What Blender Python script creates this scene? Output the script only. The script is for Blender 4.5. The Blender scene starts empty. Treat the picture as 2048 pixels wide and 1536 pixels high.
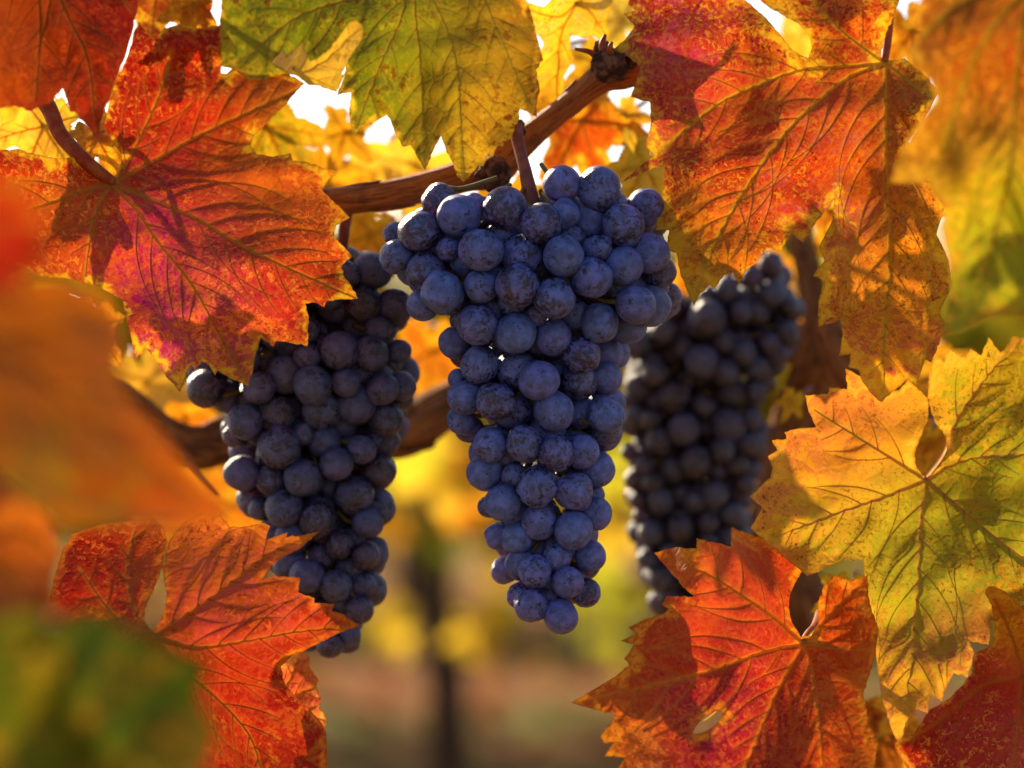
import bpy, bmesh, math, random
import numpy as np
from mathutils import Vector, Matrix, Quaternion
from mathutils import noise as mnoise
from mathutils.geometry import delaunay_2d_cdt

scene = bpy.context.scene
COL = scene.collection
# ------------------------------------------------------------------ camera, sky, sun, exposure
ZC = 1.15                      # camera height above the vineyard soil
K = 0.366 / 2048               # metres per photo pixel at one metre from the lens
cam = bpy.data.cameras.new("camera")
cam.sensor_width = 36.0
cam.lens = 36.0 / 0.366
cam.clip_start, cam.clip_end = 0.05, 2000
cam.dof.use_dof = True
cam.dof.focus_distance = 0.985
cam.dof.aperture_fstop = 5.7
cam_o = bpy.data.objects.new("camera", cam)
cam_o.location = (0, -1, ZC)
cam_o.rotation_euler = (math.pi / 2, 0, 0)
COL.objects.link(cam_o)
scene.camera = cam_o

SUN_AZ, SUN_EL = math.radians(-30), math.radians(27)
world = bpy.data.worlds.new("World")
scene.world = world
world.use_nodes = True
wn = world.node_tree
sky = wn.nodes.new("ShaderNodeTexSky")
sky.sky_type = 'NISHITA'
sky.sun_disc = False
sky.sun_elevation = SUN_EL
sky.sun_rotation = SUN_AZ
sky.dust_density = 1.2
sky.ozone_density = 1.5
wn.links.new(sky.outputs[0], wn.nodes["Background"].inputs[0])
wn.nodes["Background"].inputs[1].default_value = 0.105
sun = bpy.data.lights.new("sun", 'SUN')
sun.energy = 5.0
sun.angle = math.radians(0.53)
sun.color = (1.0, 0.82, 0.56)
sun_o = bpy.data.objects.new("sun", sun)
S = Vector((math.sin(SUN_AZ) * math.cos(SUN_EL), math.cos(SUN_AZ) * math.cos(SUN_EL), math.sin(SUN_EL)))
sun_o.rotation_euler = S.to_track_quat('Z', 'Y').to_euler()
COL.objects.link(sun_o)
vs = scene.view_settings
vs.view_transform = 'Standard'
vs.look = 'None'
vs.exposure = 0.84
vs.gamma = 1.0
vs.use_curve_mapping = False
scene.cycles.use_denoising = True
scene.cycles.max_bounces = 10
scene.cycles.transmission_bounces = 8
scene.cycles.sample_clamp_indirect = 6

# ------------------------------------------------------------------ helpers
def W(px, py, d):
    """the point at depth d metres in front of the lens seen at photo pixel (px, py)"""
    return np.array([(px - 1024) * K * d, d - 1.0, ZC - (py - 768) * K * d])

def WA(p, d):
    d = np.asarray(d)
    return np.stack([(p[:, 0] - 1024) * K * d, d - 1.0, ZC - (p[:, 1] - 768) * K * d], 1)

def thing(name, label, cat, loc, group=None):
    o = bpy.data.objects.new(name, None)
    o.empty_display_size = 0.01
    o.location = loc
    COL.objects.link(o)
    o["label"] = label
    o["category"] = cat
    if group:
        o["group"] = group
    return o

def mesh(name, v, f, mats, attrs=None, smooth=True):
    me = bpy.data.meshes.new(name)
    me.from_pydata([tuple(map(float, p)) for p in v], [], [tuple(map(int, q)) for q in f])
    if smooth:
        me.polygons.foreach_set("use_smooth", [True] * len(me.polygons))
    for k, a in (attrs or {}).items():
        a = np.asarray(a, dtype=np.float32)
        if a.ndim == 2:
            at = me.attributes.new(k, 'FLOAT_COLOR', 'POINT')
            c = np.ones((len(a), 4), np.float32)
            c[:, :3] = a
            at.data.foreach_set("color", c.ravel())
        else:
            at = me.attributes.new(k, 'FLOAT', 'POINT')
            at.data.foreach_set("value", a)
    me.materials.append(mats)
    me.update()
    return me

def part(name, v, f, mat, parent, attrs=None, smooth=True):
    v = np.asarray(v, float)
    if parent is not None:
        v = v - np.array(parent.location)
    o = bpy.data.objects.new(name, mesh(name, v, f, mat, attrs, smooth))
    COL.objects.link(o)
    o.parent = parent
    return o

def catmull(P, n):
    """smooth curve through the rows of P, n samples a span"""
    P = np.asarray(P, float)
    if len(P) == 2:
        t = np.linspace(0, 1, n + 1)[:, None]
        return P[0] * (1 - t) + P[1] * t
    Q = np.vstack([2 * P[0] - P[1], P, 2 * P[-1] - P[-2]])
    out = []
    for i in range(1, len(Q) - 2):
        t = np.linspace(0, 1, n, endpoint=False)[:, None]
        a, b, c, d = Q[i - 1], Q[i], Q[i + 1], Q[i + 2]
        out.append(.5 * ((2 * b) + (c - a) * t + (2 * a - 5 * b + 4 * c - d) * t ** 2 + (3 * b - a - 3 * c + d) * t ** 3))
    out.append(P[-1:])
    return np.vstack(out)

def tube(pts, rad, n=8, disp=None, caps=True, off=0):
    """rings along pts; disp(theta array, s, i) scales the radius"""
    pts = np.asarray(pts, float)
    m = len(pts)
    tan = np.gradient(pts, axis=0)
    tan /= np.linalg.norm(tan, axis=1)[:, None] + 1e-12
    up = np.array([0, 0, 1.0]) if abs(tan[0][2]) < .9 else np.array([1.0, 0, 0])
    nrm = np.cross(tan[0], up)
    nrm /= np.linalg.norm(nrm)
    th = np.linspace(0, 2 * np.pi, n, endpoint=False)
    V = []
    s = 0
    for i in range(m):
        if i:
            s += np.linalg.norm(pts[i] - pts[i - 1])
        nrm = nrm - tan[i] * nrm.dot(tan[i])
        nrm /= np.linalg.norm(nrm)
        bi = np.cross(tan[i], nrm)
        r = np.full(n, rad[i] if np.ndim(rad) else rad)
        if disp:
            r = r * disp(th, s, i)
        V.append(pts[i] + (np.cos(th) * r)[:, None] * nrm + (np.sin(th) * r)[:, None] * bi)
    V = np.vstack(V)
    F = []
    for i in range(m - 1):
        for j in range(n):
            k = (j + 1) % n
            F.append((off + i * n + j, off + i * n + k, off + (i + 1) * n + k, off + (i + 1) * n + j))
    if caps:
        F.append(tuple(off + j for j in range(n))[::-1])
        F.append(tuple(off + (m - 1) * n + j for j in range(n)))
    return V, F

def ridge(pts, rad):
    """a raised rib along pts, open towards the blade it stands on"""
    pts = np.asarray(pts, float)
    t = np.gradient(pts, axis=0)
    f = np.array([0, -1.0, 0])
    sd = np.cross(t, f)
    sd /= np.linalg.norm(sd, axis=1)[:, None] + 1e-12
    r = np.asarray(rad)[:, None]
    rows = [pts + sd * r * a + f * r * b for a, b in ((-1.15, -.25), (-.6, .5), (0, .8), (.6, .5), (1.15, -.25))]
    V = np.stack(rows, 1).reshape(-1, 3)
    F = [(i * 5 + j, i * 5 + j + 1, (i + 1) * 5 + j + 1, (i + 1) * 5 + j) for i in range(len(pts) - 1) for j in range(4)]
    return V, F

def join(parts_):
    V, F, o = [], [], 0
    for v, f in parts_:
        V.append(v)
        F += [tuple(i + o for i in q) for q in f]
        o += len(v)
    return np.vstack(V), F

# ------------------------------------------------------------------ materials
class N:
    """a thin wrapper for writing node trees"""
    def __init__(s, name):
        s.m = bpy.data.materials.new(name)
        s.m.use_nodes = True
        s.t = s.m.node_tree
        s.t.nodes.clear()
    def n(s, typ, props=None, **ins):
        x = s.t.nodes.new(typ)
        for k, v in (props or {}).items():
            setattr(x, k, v)
        for k, v in ins.items():
            key = int(k[1:]) if k[0] == 'i' and k[1:].isdigit() else k.replace('_', ' ')
            s.put(x.inputs[key], v)
        return x
    def put(s, sock, v):
        if isinstance(v, bpy.types.NodeSocket):
            s.t.links.new(v, sock)
        elif isinstance(v, bpy.types.Node):
            s.t.links.new(v.outputs[0], sock)
        elif sock.type == 'RGBA' and len(v) == 3:
            sock.default_value = (*v, 1)
        else:
            sock.default_value = v
    def math(s, op, a, b=0.0, clamp=False):
        x = s.n("ShaderNodeMath", {"operation": op, "use_clamp": clamp})
        s.put(x.inputs[0], a)
        s.put(x.inputs[1], b)
        return x.outputs[0]
    def step(s, v, lo, hi, a=0.0, b=1.0):
        x = s.n("ShaderNodeMapRange", {"interpolation_type": 'SMOOTHSTEP'})
        for i, q in enumerate((v, lo, hi, a, b)):
            s.put(x.inputs[i], q)
        return x.outputs[0]
    def mix(s, f, a, b, mode='MIX'):
        x = s.n("ShaderNodeMix", {"data_type": 'RGBA', "blend_type": mode})
        s.put(x.inputs[0], f)
        s.put(x.inputs[6], a)
        s.put(x.inputs[7], b)
        return x.outputs[2]
    def noise(s, co, scale, detail=3, rough=.55, dist=0.0):
        x = s.n("ShaderNodeTexNoise", Vector=co, Scale=scale, Detail=detail, Roughness=rough, Distortion=dist)
        return x.outputs[0]
    def attr(s, name):
        return s.n("ShaderNodeAttribute", {"attribute_name": name})
    def out(s, sh):
        o = s.n("ShaderNodeOutputMaterial")
        s.put(o.inputs[0], sh)
        return s.m

def leaf_mat(name, mott=0.9, speck=0.5, margin=(0.80, 0.48, 0.03), margin_w=0.004, halo=(0.5, 0.3, 0.03), halo_f=.35,
             seed=0.0, scale=1.0, trans=0.6, fine=1.0, fleck=(.86, .46, .06), fleck_f=.6, speck_s=620, speck_t=.60, speck_c=(.13, .018, .008)):
    n = N(name)
    co = n.n("ShaderNodeTexCoord").outputs["Object"]
    co = n.n("ShaderNodeVectorMath", {"operation": 'ADD'}, i0=co, i1=(seed, seed * .7, seed * 1.3)).outputs[0]
    A, B = n.attr("pigment_a").outputs["Color"], n.attr("pigment_b").outputs["Color"]
    vein, edge = n.attr("vein").outputs["Fac"], n.attr("edge").outputs["Fac"]
    n1 = n.noise(co, 70 * scale, 5, .62, .8)
    n2 = n.noise(co, 330 * scale, 5, .65, .5)
    big = n.noise(co, 25 * scale, 2)
    m = n.math('ADD', n.math('MULTIPLY', n1, .5), n.math('MULTIPLY', n2, .5))
    m = n.math('ADD', m, n.step(vein, .0006, .0045, -.035, .03))
    mott_f = n.math('MULTIPLY', n.step(m, .475, .525), mott)
    col = n.mix(mott_f, A, B)
    n3 = n.noise(co, 430, 4, .6, .9)
    zone = n.step(n.math('ADD', n.math('MULTIPLY', big, .6), n.math('MULTIPLY', n1, .4)), .40, .56, .25, 1.0)
    fk = n.math('MULTIPLY', n.math('MULTIPLY', n.step(n.math('ADD', n3, n.step(vein, .0005, .004, -.05, .015)), .545, .59), zone), fleck_f)
    col = n.mix(fk, col, fleck)
    n4 = n.noise(co, 560, 4, .62, .6)
    col = n.mix(n.math('MULTIPLY', n.step(n4, .55, .60), n.math('MULTIPLY', zone, min(1.0, fleck_f * 1.25))), col, n.mix(.6, A, (.20, .012, .012)))
    # cells of fine veins
    wob = n.n("ShaderNodeVectorMath", {"operation": 'MULTIPLY_ADD'}, i0=n.n("ShaderNodeTexNoise", Vector=co, Scale=400.0).outputs[1], i1=(.0012,) * 3, i2=co).outputs[0]
    cell = n.n("ShaderNodeTexVoronoi", {"feature": 'DISTANCE_TO_EDGE'}, Vector=wob, Scale=430.0 * fine).outputs[0]
    net = n.step(cell, 0.0, .16, 1.0, 0.0)
    cell2 = n.n("ShaderNodeTexVoronoi", {"feature": 'DISTANCE_TO_EDGE'}, Vector=wob, Scale=150.0 * fine).outputs[0]
    net2 = n.step(cell2, 0.0, .07, 1.0, 0.0)
    col = n.mix(n.math('MULTIPLY', net, .16), col, halo)
    col = n.mix(n.math('MULTIPLY', net2, .14), col, halo)
    # small dark necrotic specks, gathered in patches
    sp = n.step(n.noise(co, speck_s, 3, .6), speck_t, speck_t + .06)
    patch = n.step(n.math('ADD', n.math('MULTIPLY', n1, .6), n.math('MULTIPLY', big, .4)), .42, .58)
    spf = n.math('MULTIPLY', n.math('MULTIPLY', sp, patch), speck)
    col = n.mix(spf, col, speck_c)
    # greener tissue along the veins, yellow margin
    h = n.math('MAXIMUM', n.math('MULTIPLY', n.step(vein, .0004, .0011, 1.0, 0.0), .75), n.math('MULTIPLY', n.step(n.math('ADD', vein, n.math('MULTIPLY', n2, .0022)), .0008, .0042, 1.0, 0.0), halo_f))
    col = n.mix(h, col, halo)
    e = n.step(n.math('ADD', edge, n.math('MULTIPLY', n.math('SUBTRACT', n1, .5), margin_w * 7.0)), 0.0, margin_w, 1.0, 0.0)
    col = n.mix(n.math('MULTIPLY', e, n.step(n2, .38, .58, .25, .95)), col, margin)
    e2 = n.step(n.math('ADD', edge, n.math('MULTIPLY', n.math('SUBTRACT', n1, .5), .003)), 0.0, .0007, 1.0, 0.0)
    col = n.mix(n.math('MULTIPLY', e2, .30), col, (.16, .05, .012))
    # surface relief
    hgt = n.math('ADD', n.math('MULTIPLY', cell, .5), n.math('MULTIPLY', n2, .35))
    hgt = n.math('ADD', hgt, n.math('MULTIPLY', n.step(cell2, 0, .18), .5))
    bump = n.n("ShaderNodeBump", Strength=.45, Distance=.0007, Height=hgt)
    pr = n.n("ShaderNodeBsdfPrincipled", Base_Color=col, Roughness=.48, Normal=bump.outputs[0])
    pr.inputs["Specular IOR Level"].default_value = .12
    hsv = n.n("ShaderNodeGamma", Color=col, Gamma=1.42)
    tr = n.n("ShaderNodeBsdfTranslucent", Color=hsv.outputs[0], Normal=bump.outputs[0])
    mx = n.n("ShaderNodeMixShader", Fac=trans, i1=pr.outputs[0], i2=tr.outputs[0])
    return n.out(mx.outputs[0])

def stalk_mat(name, c1, c2, scale=300.0, rough=.5, glow=0.0):
    n = N(name)
    co = n.n("ShaderNodeTexCoord").outputs["Object"]
    f = n.noise(co, scale, 4)
    col = n.mix(n.step(f, .4, .62), c1, c2)
    b = n.n("ShaderNodeBump", Strength=.3, Distance=.0004, Height=f)
    p = n.n("ShaderNodeBsdfPrincipled", Base_Color=col, Roughness=rough, Normal=b.outputs[0])
    p.inputs["Specular IOR Level"].default_value = .14
    if glow:
        t = n.n("ShaderNodeBsdfTranslucent", Color=col)
        return n.out(n.n("ShaderNodeMixShader", Fac=glow, i1=p.outputs[0], i2=t.outputs[0]).outputs[0])
    return n.out(p.outputs[0])

VEIN_GOLD = stalk_mat("vein_gold", (.62, .42, .06), (.66, .34, .05), glow=.75)
VEIN_BROWN = stalk_mat("vein_brown", (.44, .26, .04), (.50, .22, .04), glow=.7)
VEIN_ROSE = stalk_mat("vein_rose", (.62, .26, .16), (.58, .36, .12), glow=.7)
PETIOLE = stalk_mat("petiole_red", (.38, .055, .02), (.44, .12, .03), glow=.25)

def bark_mat(name, dark, mid, light, strand=1.0, rough=.7):
    n = N(name)
    u = n.attr("along").outputs["Fac"]
    a = n.attr("around").outputs["Color"]
    sep = n.n("ShaderNodeSeparateColor", Color=a)
    cv = n.n("ShaderNodeCombineXYZ", X=n.math('MULTIPLY', sep.outputs[0], 2.2), Y=n.math('MULTIPLY', sep.outputs[1], 2.2), Z=n.math('MULTIPLY', u, 14.0 * strand))
    f1 = n.noise(cv.outputs[0], 4.0, 5, .65, .3)
    f2 = n.noise(cv.outputs[0], 13.0, 4, .6)
    co = n.n("ShaderNodeTexCoord").outputs["Object"]
    f3 = n.noise(co, 90.0, 4)
    col = n.mix(n.step(f1, .36, .6), mid, light)
    col = n.mix(n.step(f2, .54, .66), col, dark)
    col = n.mix(n.math('MULTIPLY', n.step(f3, .5, .7), .6), col, dark)
    h = n.math('ADD', f1, n.math('MULTIPLY', f2, .7))
    b = n.n("ShaderNodeBump", Strength=.6, Distance=.0015, Height=h)
    p = n.n("ShaderNodeBsdfPrincipled", Base_Color=col, Roughness=rough, Normal=b.outputs[0], Specular_IOR_Level=.22)
    return n.out(p.outputs[0])

CANE = bark_mat("cane_bark", (.07, .014, .004), (.36, .08, .012), (.54, .16, .025), rough=.55)
OLD = bark_mat("old_wood_bark", (.022, .009, .004), (.20, .065, .02), (.38, .16, .055), strand=.7, rough=.85)
TRUNK = bark_mat("trunk_bark", (.015, .009, .005), (.055, .028, .014), (.09, .048, .026), strand=.4, rough=.9)

def berry_mat(name, bloom, skin, plum, wear=.5):
    n = N(name)
    tc = n.n("ShaderNodeTexCoord").outputs["Object"]
    rnd = n.n("ShaderNodeObjectInfo").outputs["Random"]
    off = n.math('MULTIPLY', rnd, 61.0)
    cv = n.n("ShaderNodeCombineXYZ", X=off, Y=n.math('MULTIPLY', off, 1.7), Z=n.math('MULTIPLY', off, .6)).outputs[0]
    co = n.n("ShaderNodeVectorMath", {"operation": 'ADD'}, i0=tc, i1=cv).outputs[0]
    a = n.noise(co, 1.5, 5, .62, .5)
    b = n.noise(co, 5.0, 6, .68, .4)
    c = n.noise(co, 17.0, 4, .6)
    base = n.mix(n.step(a, .40, .66), skin, plum)
    # waxy bloom, rubbed off in ragged patches
    thr = n.math('ADD', n.math('MULTIPLY', n.math('SUBTRACT', n.math('FRACT', n.math('MULTIPLY', rnd, 7.3)), .5), .13), wear)
    cover = n.step(n.math('ADD', n.math('MULTIPLY', a, .45), n.math('MULTIPLY', b, .55)), n.math('SUBTRACT', thr, .06), n.math('ADD', thr, .035))
    cover = n.math('MULTIPLY', cover, n.step(c, .22, .5, .55, 1.0))
    hue = n.mix(n.math('FRACT', n.math('MULTIPLY', rnd, 13.7)), bloom, (bloom[0] * 1.35, bloom[1] * .88, bloom[2] * 1.05))
    tone = n.mix(n.step(n.noise(co, 2.2, 4), .3, .68), hue, tuple(x * .45 for x in bloom))
    pits = n.step(n.noise(co, 11.0, 5, .6), .615, .68)
    cover = n.math('MULTIPLY', cover, n.math('SUBTRACT', 1.0, n.math('MULTIPLY', pits, .85)))
    cover = n.math('ADD', n.math('MULTIPLY', cover, .90), .06)
    col = n.mix(cover, base, tone)
    # dust grains
    vd = n.n("ShaderNodeTexVoronoi", Vector=co, Scale=13.0).outputs[0]
    dust = n.math('MULTIPLY', n.step(vd, .05, .10, 1.0, 0.0), n.step(n.noise(co, 3.0, 2), .48, .6))
    col = n.mix(n.math('MULTIPLY', dust, .75), col, (.62, .62, .66))
    # the stylar scar at the free end
    sx = n.n("ShaderNodeSeparateXYZ", Vector=tc)
    scar = n.step(sx.outputs[2], -.995, -.985, .6, 0.0)
    col = n.mix(scar, col, (.03, .015, .012))
    ro = n.step(cover, 0, 1, .24, .50)
    h = n.math('ADD', n.math('MULTIPLY', b, .6), n.math('MULTIPLY', c, .25))
    bp = n.n("ShaderNodeBump", Strength=.32, Distance=.10, Height=h)
    p = n.n("ShaderNodeBsdfPrincipled", Base_Color=col, Roughness=ro, Normal=bp.outputs[0])
    p.inputs["Specular IOR Level"].default_value = .75
    p.inputs["Subsurface Weight"].default_value = .03
    p.inputs["Subsurface Radius"].default_value = (.6, .15, .2)
    p.inputs["Subsurface Scale"].default_value = .15
    return n.out(p.outputs[0])

BERRY = berry_mat("berry_skin", (.11, .17, .50), (.010, .005, .022), (.075, .010, .040), .465)
BERRY_SHADE = berry_mat("berry_skin_shaded", (.07, .085, .165), (.012, .006, .012), (.07, .02, .022), .50)  # grape skin darkened to stand in for shade on the right cluster
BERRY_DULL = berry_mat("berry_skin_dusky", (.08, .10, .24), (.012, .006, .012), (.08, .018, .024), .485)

# ------------------------------------------------------------------ palette (pigments)
RD = (.23, .012, .010); R = (.40, .016, .012); RO = (.50, .034, .012); MG = (.38, .016, .15)
PK = (.62, .12, .11); OR = (.70, .145, .016); OY = (.80, .36, .025); Y = (.86, .56, .04)
CR = (.88, .70, .20); YG = (.50, .48, .03); G = (.13, .20, .012); OL = (.30, .27, .018); BR = (.24, .085, .018); OB = (.46, .15, .018)

# ------------------------------------------------------------------ vine leaves
def inside(P, poly):
    x, y = P[:, 0], P[:, 1]
    r = np.zeros(len(P), bool)
    n = len(poly)
    for i in range(n):
        x1, y1 = poly[i]
        x2, y2 = poly[(i + 1) % n]
        c = (y1 > y) != (y2 > y)
        if c.any():
            r ^= c & (x < (x2 - x1) * (y - y1) / (y2 - y1 + 1e-12) + x1)
    return r

def seg_dist(P, A, B):
    """distance of every point to the nearest of the segments A-B"""
    out = np.full(len(P), 1e9)
    for a, b in zip(A, B):
        ab = b - a
        t = np.clip(((P - a) @ ab) / (ab @ ab + 1e-9), 0, 1)
        q = P - (a + t[:, None] * ab)
        np.minimum(out, np.hypot(q[:, 0], q[:, 1]), out=out)
    return out

def tps(ctrl):
    C = np.array(ctrl, float)
    X = C[:, :2] / 300.0
    n = len(X)
    if n < 4:
        M = np.c_[np.ones(n), X]
        w = np.linalg.lstsq(M, C[:, 2], rcond=None)[0]
        return lambda P: np.c_[np.ones(len(P)), P / 300.0] @ w
    def phi(r):
        return np.where(r > 1e-6, r * r * np.log(r + 1e-9), 0)
    Kk = phi(np.linalg.norm(X[:, None] - X[None], axis=2)) + np.eye(n) * .02
    Pm = np.c_[np.ones(n), X]
    M = np.block([[Kk, Pm], [Pm.T, np.zeros((3, 3))]])
    w = np.linalg.solve(M, np.r_[C[:, 2], 0, 0, 0])
    def f(P):
        Q = P / 300.0
        return phi(np.linalg.norm(Q[:, None] - X[None], axis=2)) @ w[:n] + np.c_[np.ones(len(Q)), Q] @ w[n:]
    return f

LEAVES = "autumn grapevine leaves"

def leaf(label, outline, center, veins, ctrl, pal, mat, xf=None, spacing=6.0, holes=(), petiole=None, sigma=85.0,
         wave=.003, relief=.0016, vein_mat=VEIN_GOLD, vein_r=.00055, seed=0, lat_gap=48, name="vine_leaf", petiole_r=.0011,
         jag=1.0, cat="leaf", veins_on=True):
    rng = np.random.default_rng(seed + 11)
    if xf:
        s, ox, oy = xf
        T = lambda L: [(x * s + ox, y * s + oy) for x, y in L]
        outline, veins, holes = T(outline), [T(v) for v in veins], [T(h) for h in holes]
        center = T([center])[0]
    O = np.array(outline, float)
    # finer outline, a little ragged
    dense = []
    for i in range(len(O)):
        a, b = O[i], O[(i + 1) % len(O)]
        L = np.hypot(*(b - a))
        k = max(1, int(L / (spacing * 1.1)))
        nrm = np.array([-(b - a)[1], (b - a)[0]]) / (L + 1e-9)
        for j in range(k):
            t = j / k
            w = math.sin(math.pi * t)
            dense.append(a + (b - a) * t + nrm * w * (rng.normal(0, 1.0) * jag))
    O = np.array(dense)
    hs = []
    for h in holes:
        hh = np.array(h, float)
        hs.append(catmull(np.vstack([hh, hh[:1]]), 4)[:-1])
    # main veins as smooth curves, side veins branching from them
    mains = [catmull([center] + list(v), 8) for v in veins]
    sides = []
    MA = np.vstack([m[:-1] for m in mains]) if mains else np.zeros((0, 2))
    MB = np.vstack([m[1:] for m in mains]) if mains else np.zeros((0, 2))
    for mi, m in enumerate(mains):
        seg = np.hypot(*np.diff(m, axis=0).T)
        cum = np.r_[0, np.cumsum(seg)]
        tot = cum[-1]
        pos, side = lat_gap * (.9 + .3 * rng.random()), rng.choice([-1, 1])
        others = [mm for k, mm in enumerate(mains) if k != mi]
        oA = np.vstack([q[1:-1] for q in others]) if others else np.zeros((0, 2))
        oB = np.vstack([q[2:] for q in others]) if others else np.zeros((0, 2))
        while pos < tot * .93:
            for sd in (side,):
                p = np.array([np.interp(pos, cum, m[:, 0]), np.interp(pos, cum, m[:, 1])])
                q = np.array([np.interp(min(pos + 8, tot), cum, m[:, 0]), np.interp(min(pos + 8, tot), cum, m[:, 1])])
                dr = (q - p) / (np.hypot(*(q - p)) + 1e-9)
                ang = sd * math.radians(50 + rng.normal(0, 5))
                line = [p]
                maxl = max(30, (tot - pos) * .62)
                step, l = 9.0, 0
                a = math.atan2(dr[1], dr[0]) + ang
                while l < maxl:
                    a -= sd * math.radians(2.2)
                    p = p + step * np.array([math.cos(a), math.sin(a)])
                    l += step
                    P1 = p[None]
                    if not inside(P1, O)[0]:
                        break
                    if len(oA) and seg_dist(P1, oA, oB)[0] < l * .55:
                        break
                    line.append(p)
                if len(line) > 3:
                    sides.append(np.array(line))
            side = -side
            pos += lat_gap * (.42 + .3 * rng.random())
    # points of the blade
    lo, hi = O.min(0), O.max(0)
    lo = np.maximum(lo, (-260, -260)); hi = np.minimum(hi, (2310, 1800))
    gx, gy = np.meshgrid(np.arange(lo[0], hi[0], spacing), np.arange(lo[1], hi[1], spacing * .866))
    gx = gx + (np.arange(gx.shape[0]) % 2)[:, None] * spacing * .5
    Gp = np.c_[gx.ravel(), gy.ravel()] + rng.normal(0, spacing * .08, (gx.size, 2))
    Gp = Gp[inside(Gp, O)]
    for h in hs:
        Gp = Gp[~inside(Gp, h)]
    bA, bB = [O], [np.roll(O, -1, 0)]
    for h in hs:
        bA.append(h); bB.append(np.roll(h, -1, 0))
    bA, bB = np.vstack(bA), np.vstack(bB)
    Gp = Gp[seg_dist(Gp, bA, bB) > spacing * .55]
    pts = [Vector(p) for p in O]
    edges = [(i, (i + 1) % len(O)) for i in range(len(O))]
    for h in hs:
        b0 = len(pts)
        pts += [Vector(p) for p in h]
        edges += [(b0 + i, b0 + (i + 1) % len(h)) for i in range(len(h))]
    pts += [Vector(p) for p in Gp]
    cv, _, cf, _, _, _ = delaunay_2d_cdt(pts, edges, [], 1, 1e-3)
    P = np.array([tuple(v) for v in cv])
    F = np.array([tuple(f) for f in cf])
    cen = P[F].mean(1)
    keep = inside(cen, O)
    for h in hs:
        keep &= ~inside(cen, h)
    F = F[keep]
    # depth of the blade
    base = tps(ctrl)
    ph = rng.random((7, 3)) * 6.28
    fr = [(1 / 95., .8), (1 / 70., .6), (1 / 45., .35), (1 / 33., .25), (1 / 23., .14), (1 / 60., .5), (1 / 28., .2)]
    ang = rng.random(7) * 3.14
    def surf(Q):
        d = base(Q)
        for k in range(7):
            f, a = fr[k]
            d = d + wave * a * np.sin(2 * f * (Q[:, 0] * math.cos(ang[k]) + Q[:, 1] * math.sin(ang[k])) + ph[k, 0])
        return d
    d = surf(P)
    dm = float(np.mean(d))
    px = K * dm
    if mains:
        vd = seg_dist(P, MA, MB) * px
        if sides and relief > 0:
            sA = np.vstack([q[:-1] for q in sides]); sB = np.vstack([q[1:] for q in sides])
            vs_ = seg_dist(P, sA, sB) * px
        else:
            vs_ = np.full(len(P), 1.0)
    else:
        vd = np.full(len(P), 1.0); vs_ = vd
    ed = seg_dist(P, bA, bB) * px
    rel = relief * (1 - np.exp(-vd / .003)) * .7 + relief * .6 * (1 - np.exp(-vs_ / .0018))
    d = d - rel
    # pigments
    cA, cB, ws = np.zeros((len(P), 3)), np.zeros((len(P), 3)), np.zeros(len(P)) + 1e-9
    for (bx, by, ca, cb, *sg) in pal:
        sg = (sg[0] if sg else sigma)
        w = np.exp(-((P[:, 0] - bx) ** 2 + (P[:, 1] - by) ** 2) / (2 * sg * sg)) + 1e-7 / (1 + ((P[:, 0] - bx) ** 2 + (P[:, 1] - by) ** 2) / 1e4)
        cA += w[:, None] * np.array(ca); cB += w[:, None] * np.array(cb); ws += w
    cA /= ws[:, None]; cB /= ws[:, None]
    V = WA(P, d)
    root = thing(name, label, cat, tuple(W(center[0], center[1], float(surf(np.array([center]))[0]))), LEAVES)
    # wind the faces towards the lens
    n0 = np.cross(V[F[:, 1]] - V[F[:, 0]], V[F[:, 2]] - V[F[:, 0]])
    flip = n0[:, 1] > 0
    F[flip] = F[flip][:, ::-1]
    vd_all = np.minimum(vd, vs_ * 1.6 + .0004)
    part("blade", V, F, mat, root, {"pigment_a": cA, "pigment_b": cB, "vein": vd_all, "edge": ed})
    if veins_on:
        for m in mains:
            dd = surf(m) - .0001
            L = np.linspace(1, .28, len(m))
            v, f = ridge(WA(m, dd), vein_r * L)
            part("vein", v, f, vein_mat, root)
        tb = []
        for q in sides:
            dd = surf(q) - relief * .35
            tb.append(ridge(WA(q, dd), vein_r * np.linspace(.42, .14, len(q))))
        if tb:
            v, f = join(tb)
            part("side_veins", v, f, vein_mat, root)
    if petiole is not None:
        c = np.array(petiole, float)
        if xf:
            c[:, 0] = c[:, 0] * xf[0] + xf[1]; c[:, 1] = c[:, 1] * xf[0] + xf[2]
        c = np.vstack([[center[0], center[1], float(surf(np.array([center]))[0]) - .0004], c])
        cc = catmull(c, 8)
        v, f = tube(WA(cc[:, :2], cc[:, 2]), np.linspace(petiole_r * .85, petiole_r * 1.25, len(cc)), 10)
        part("petiole", v, f, PETIOLE, root)
    return root

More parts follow.
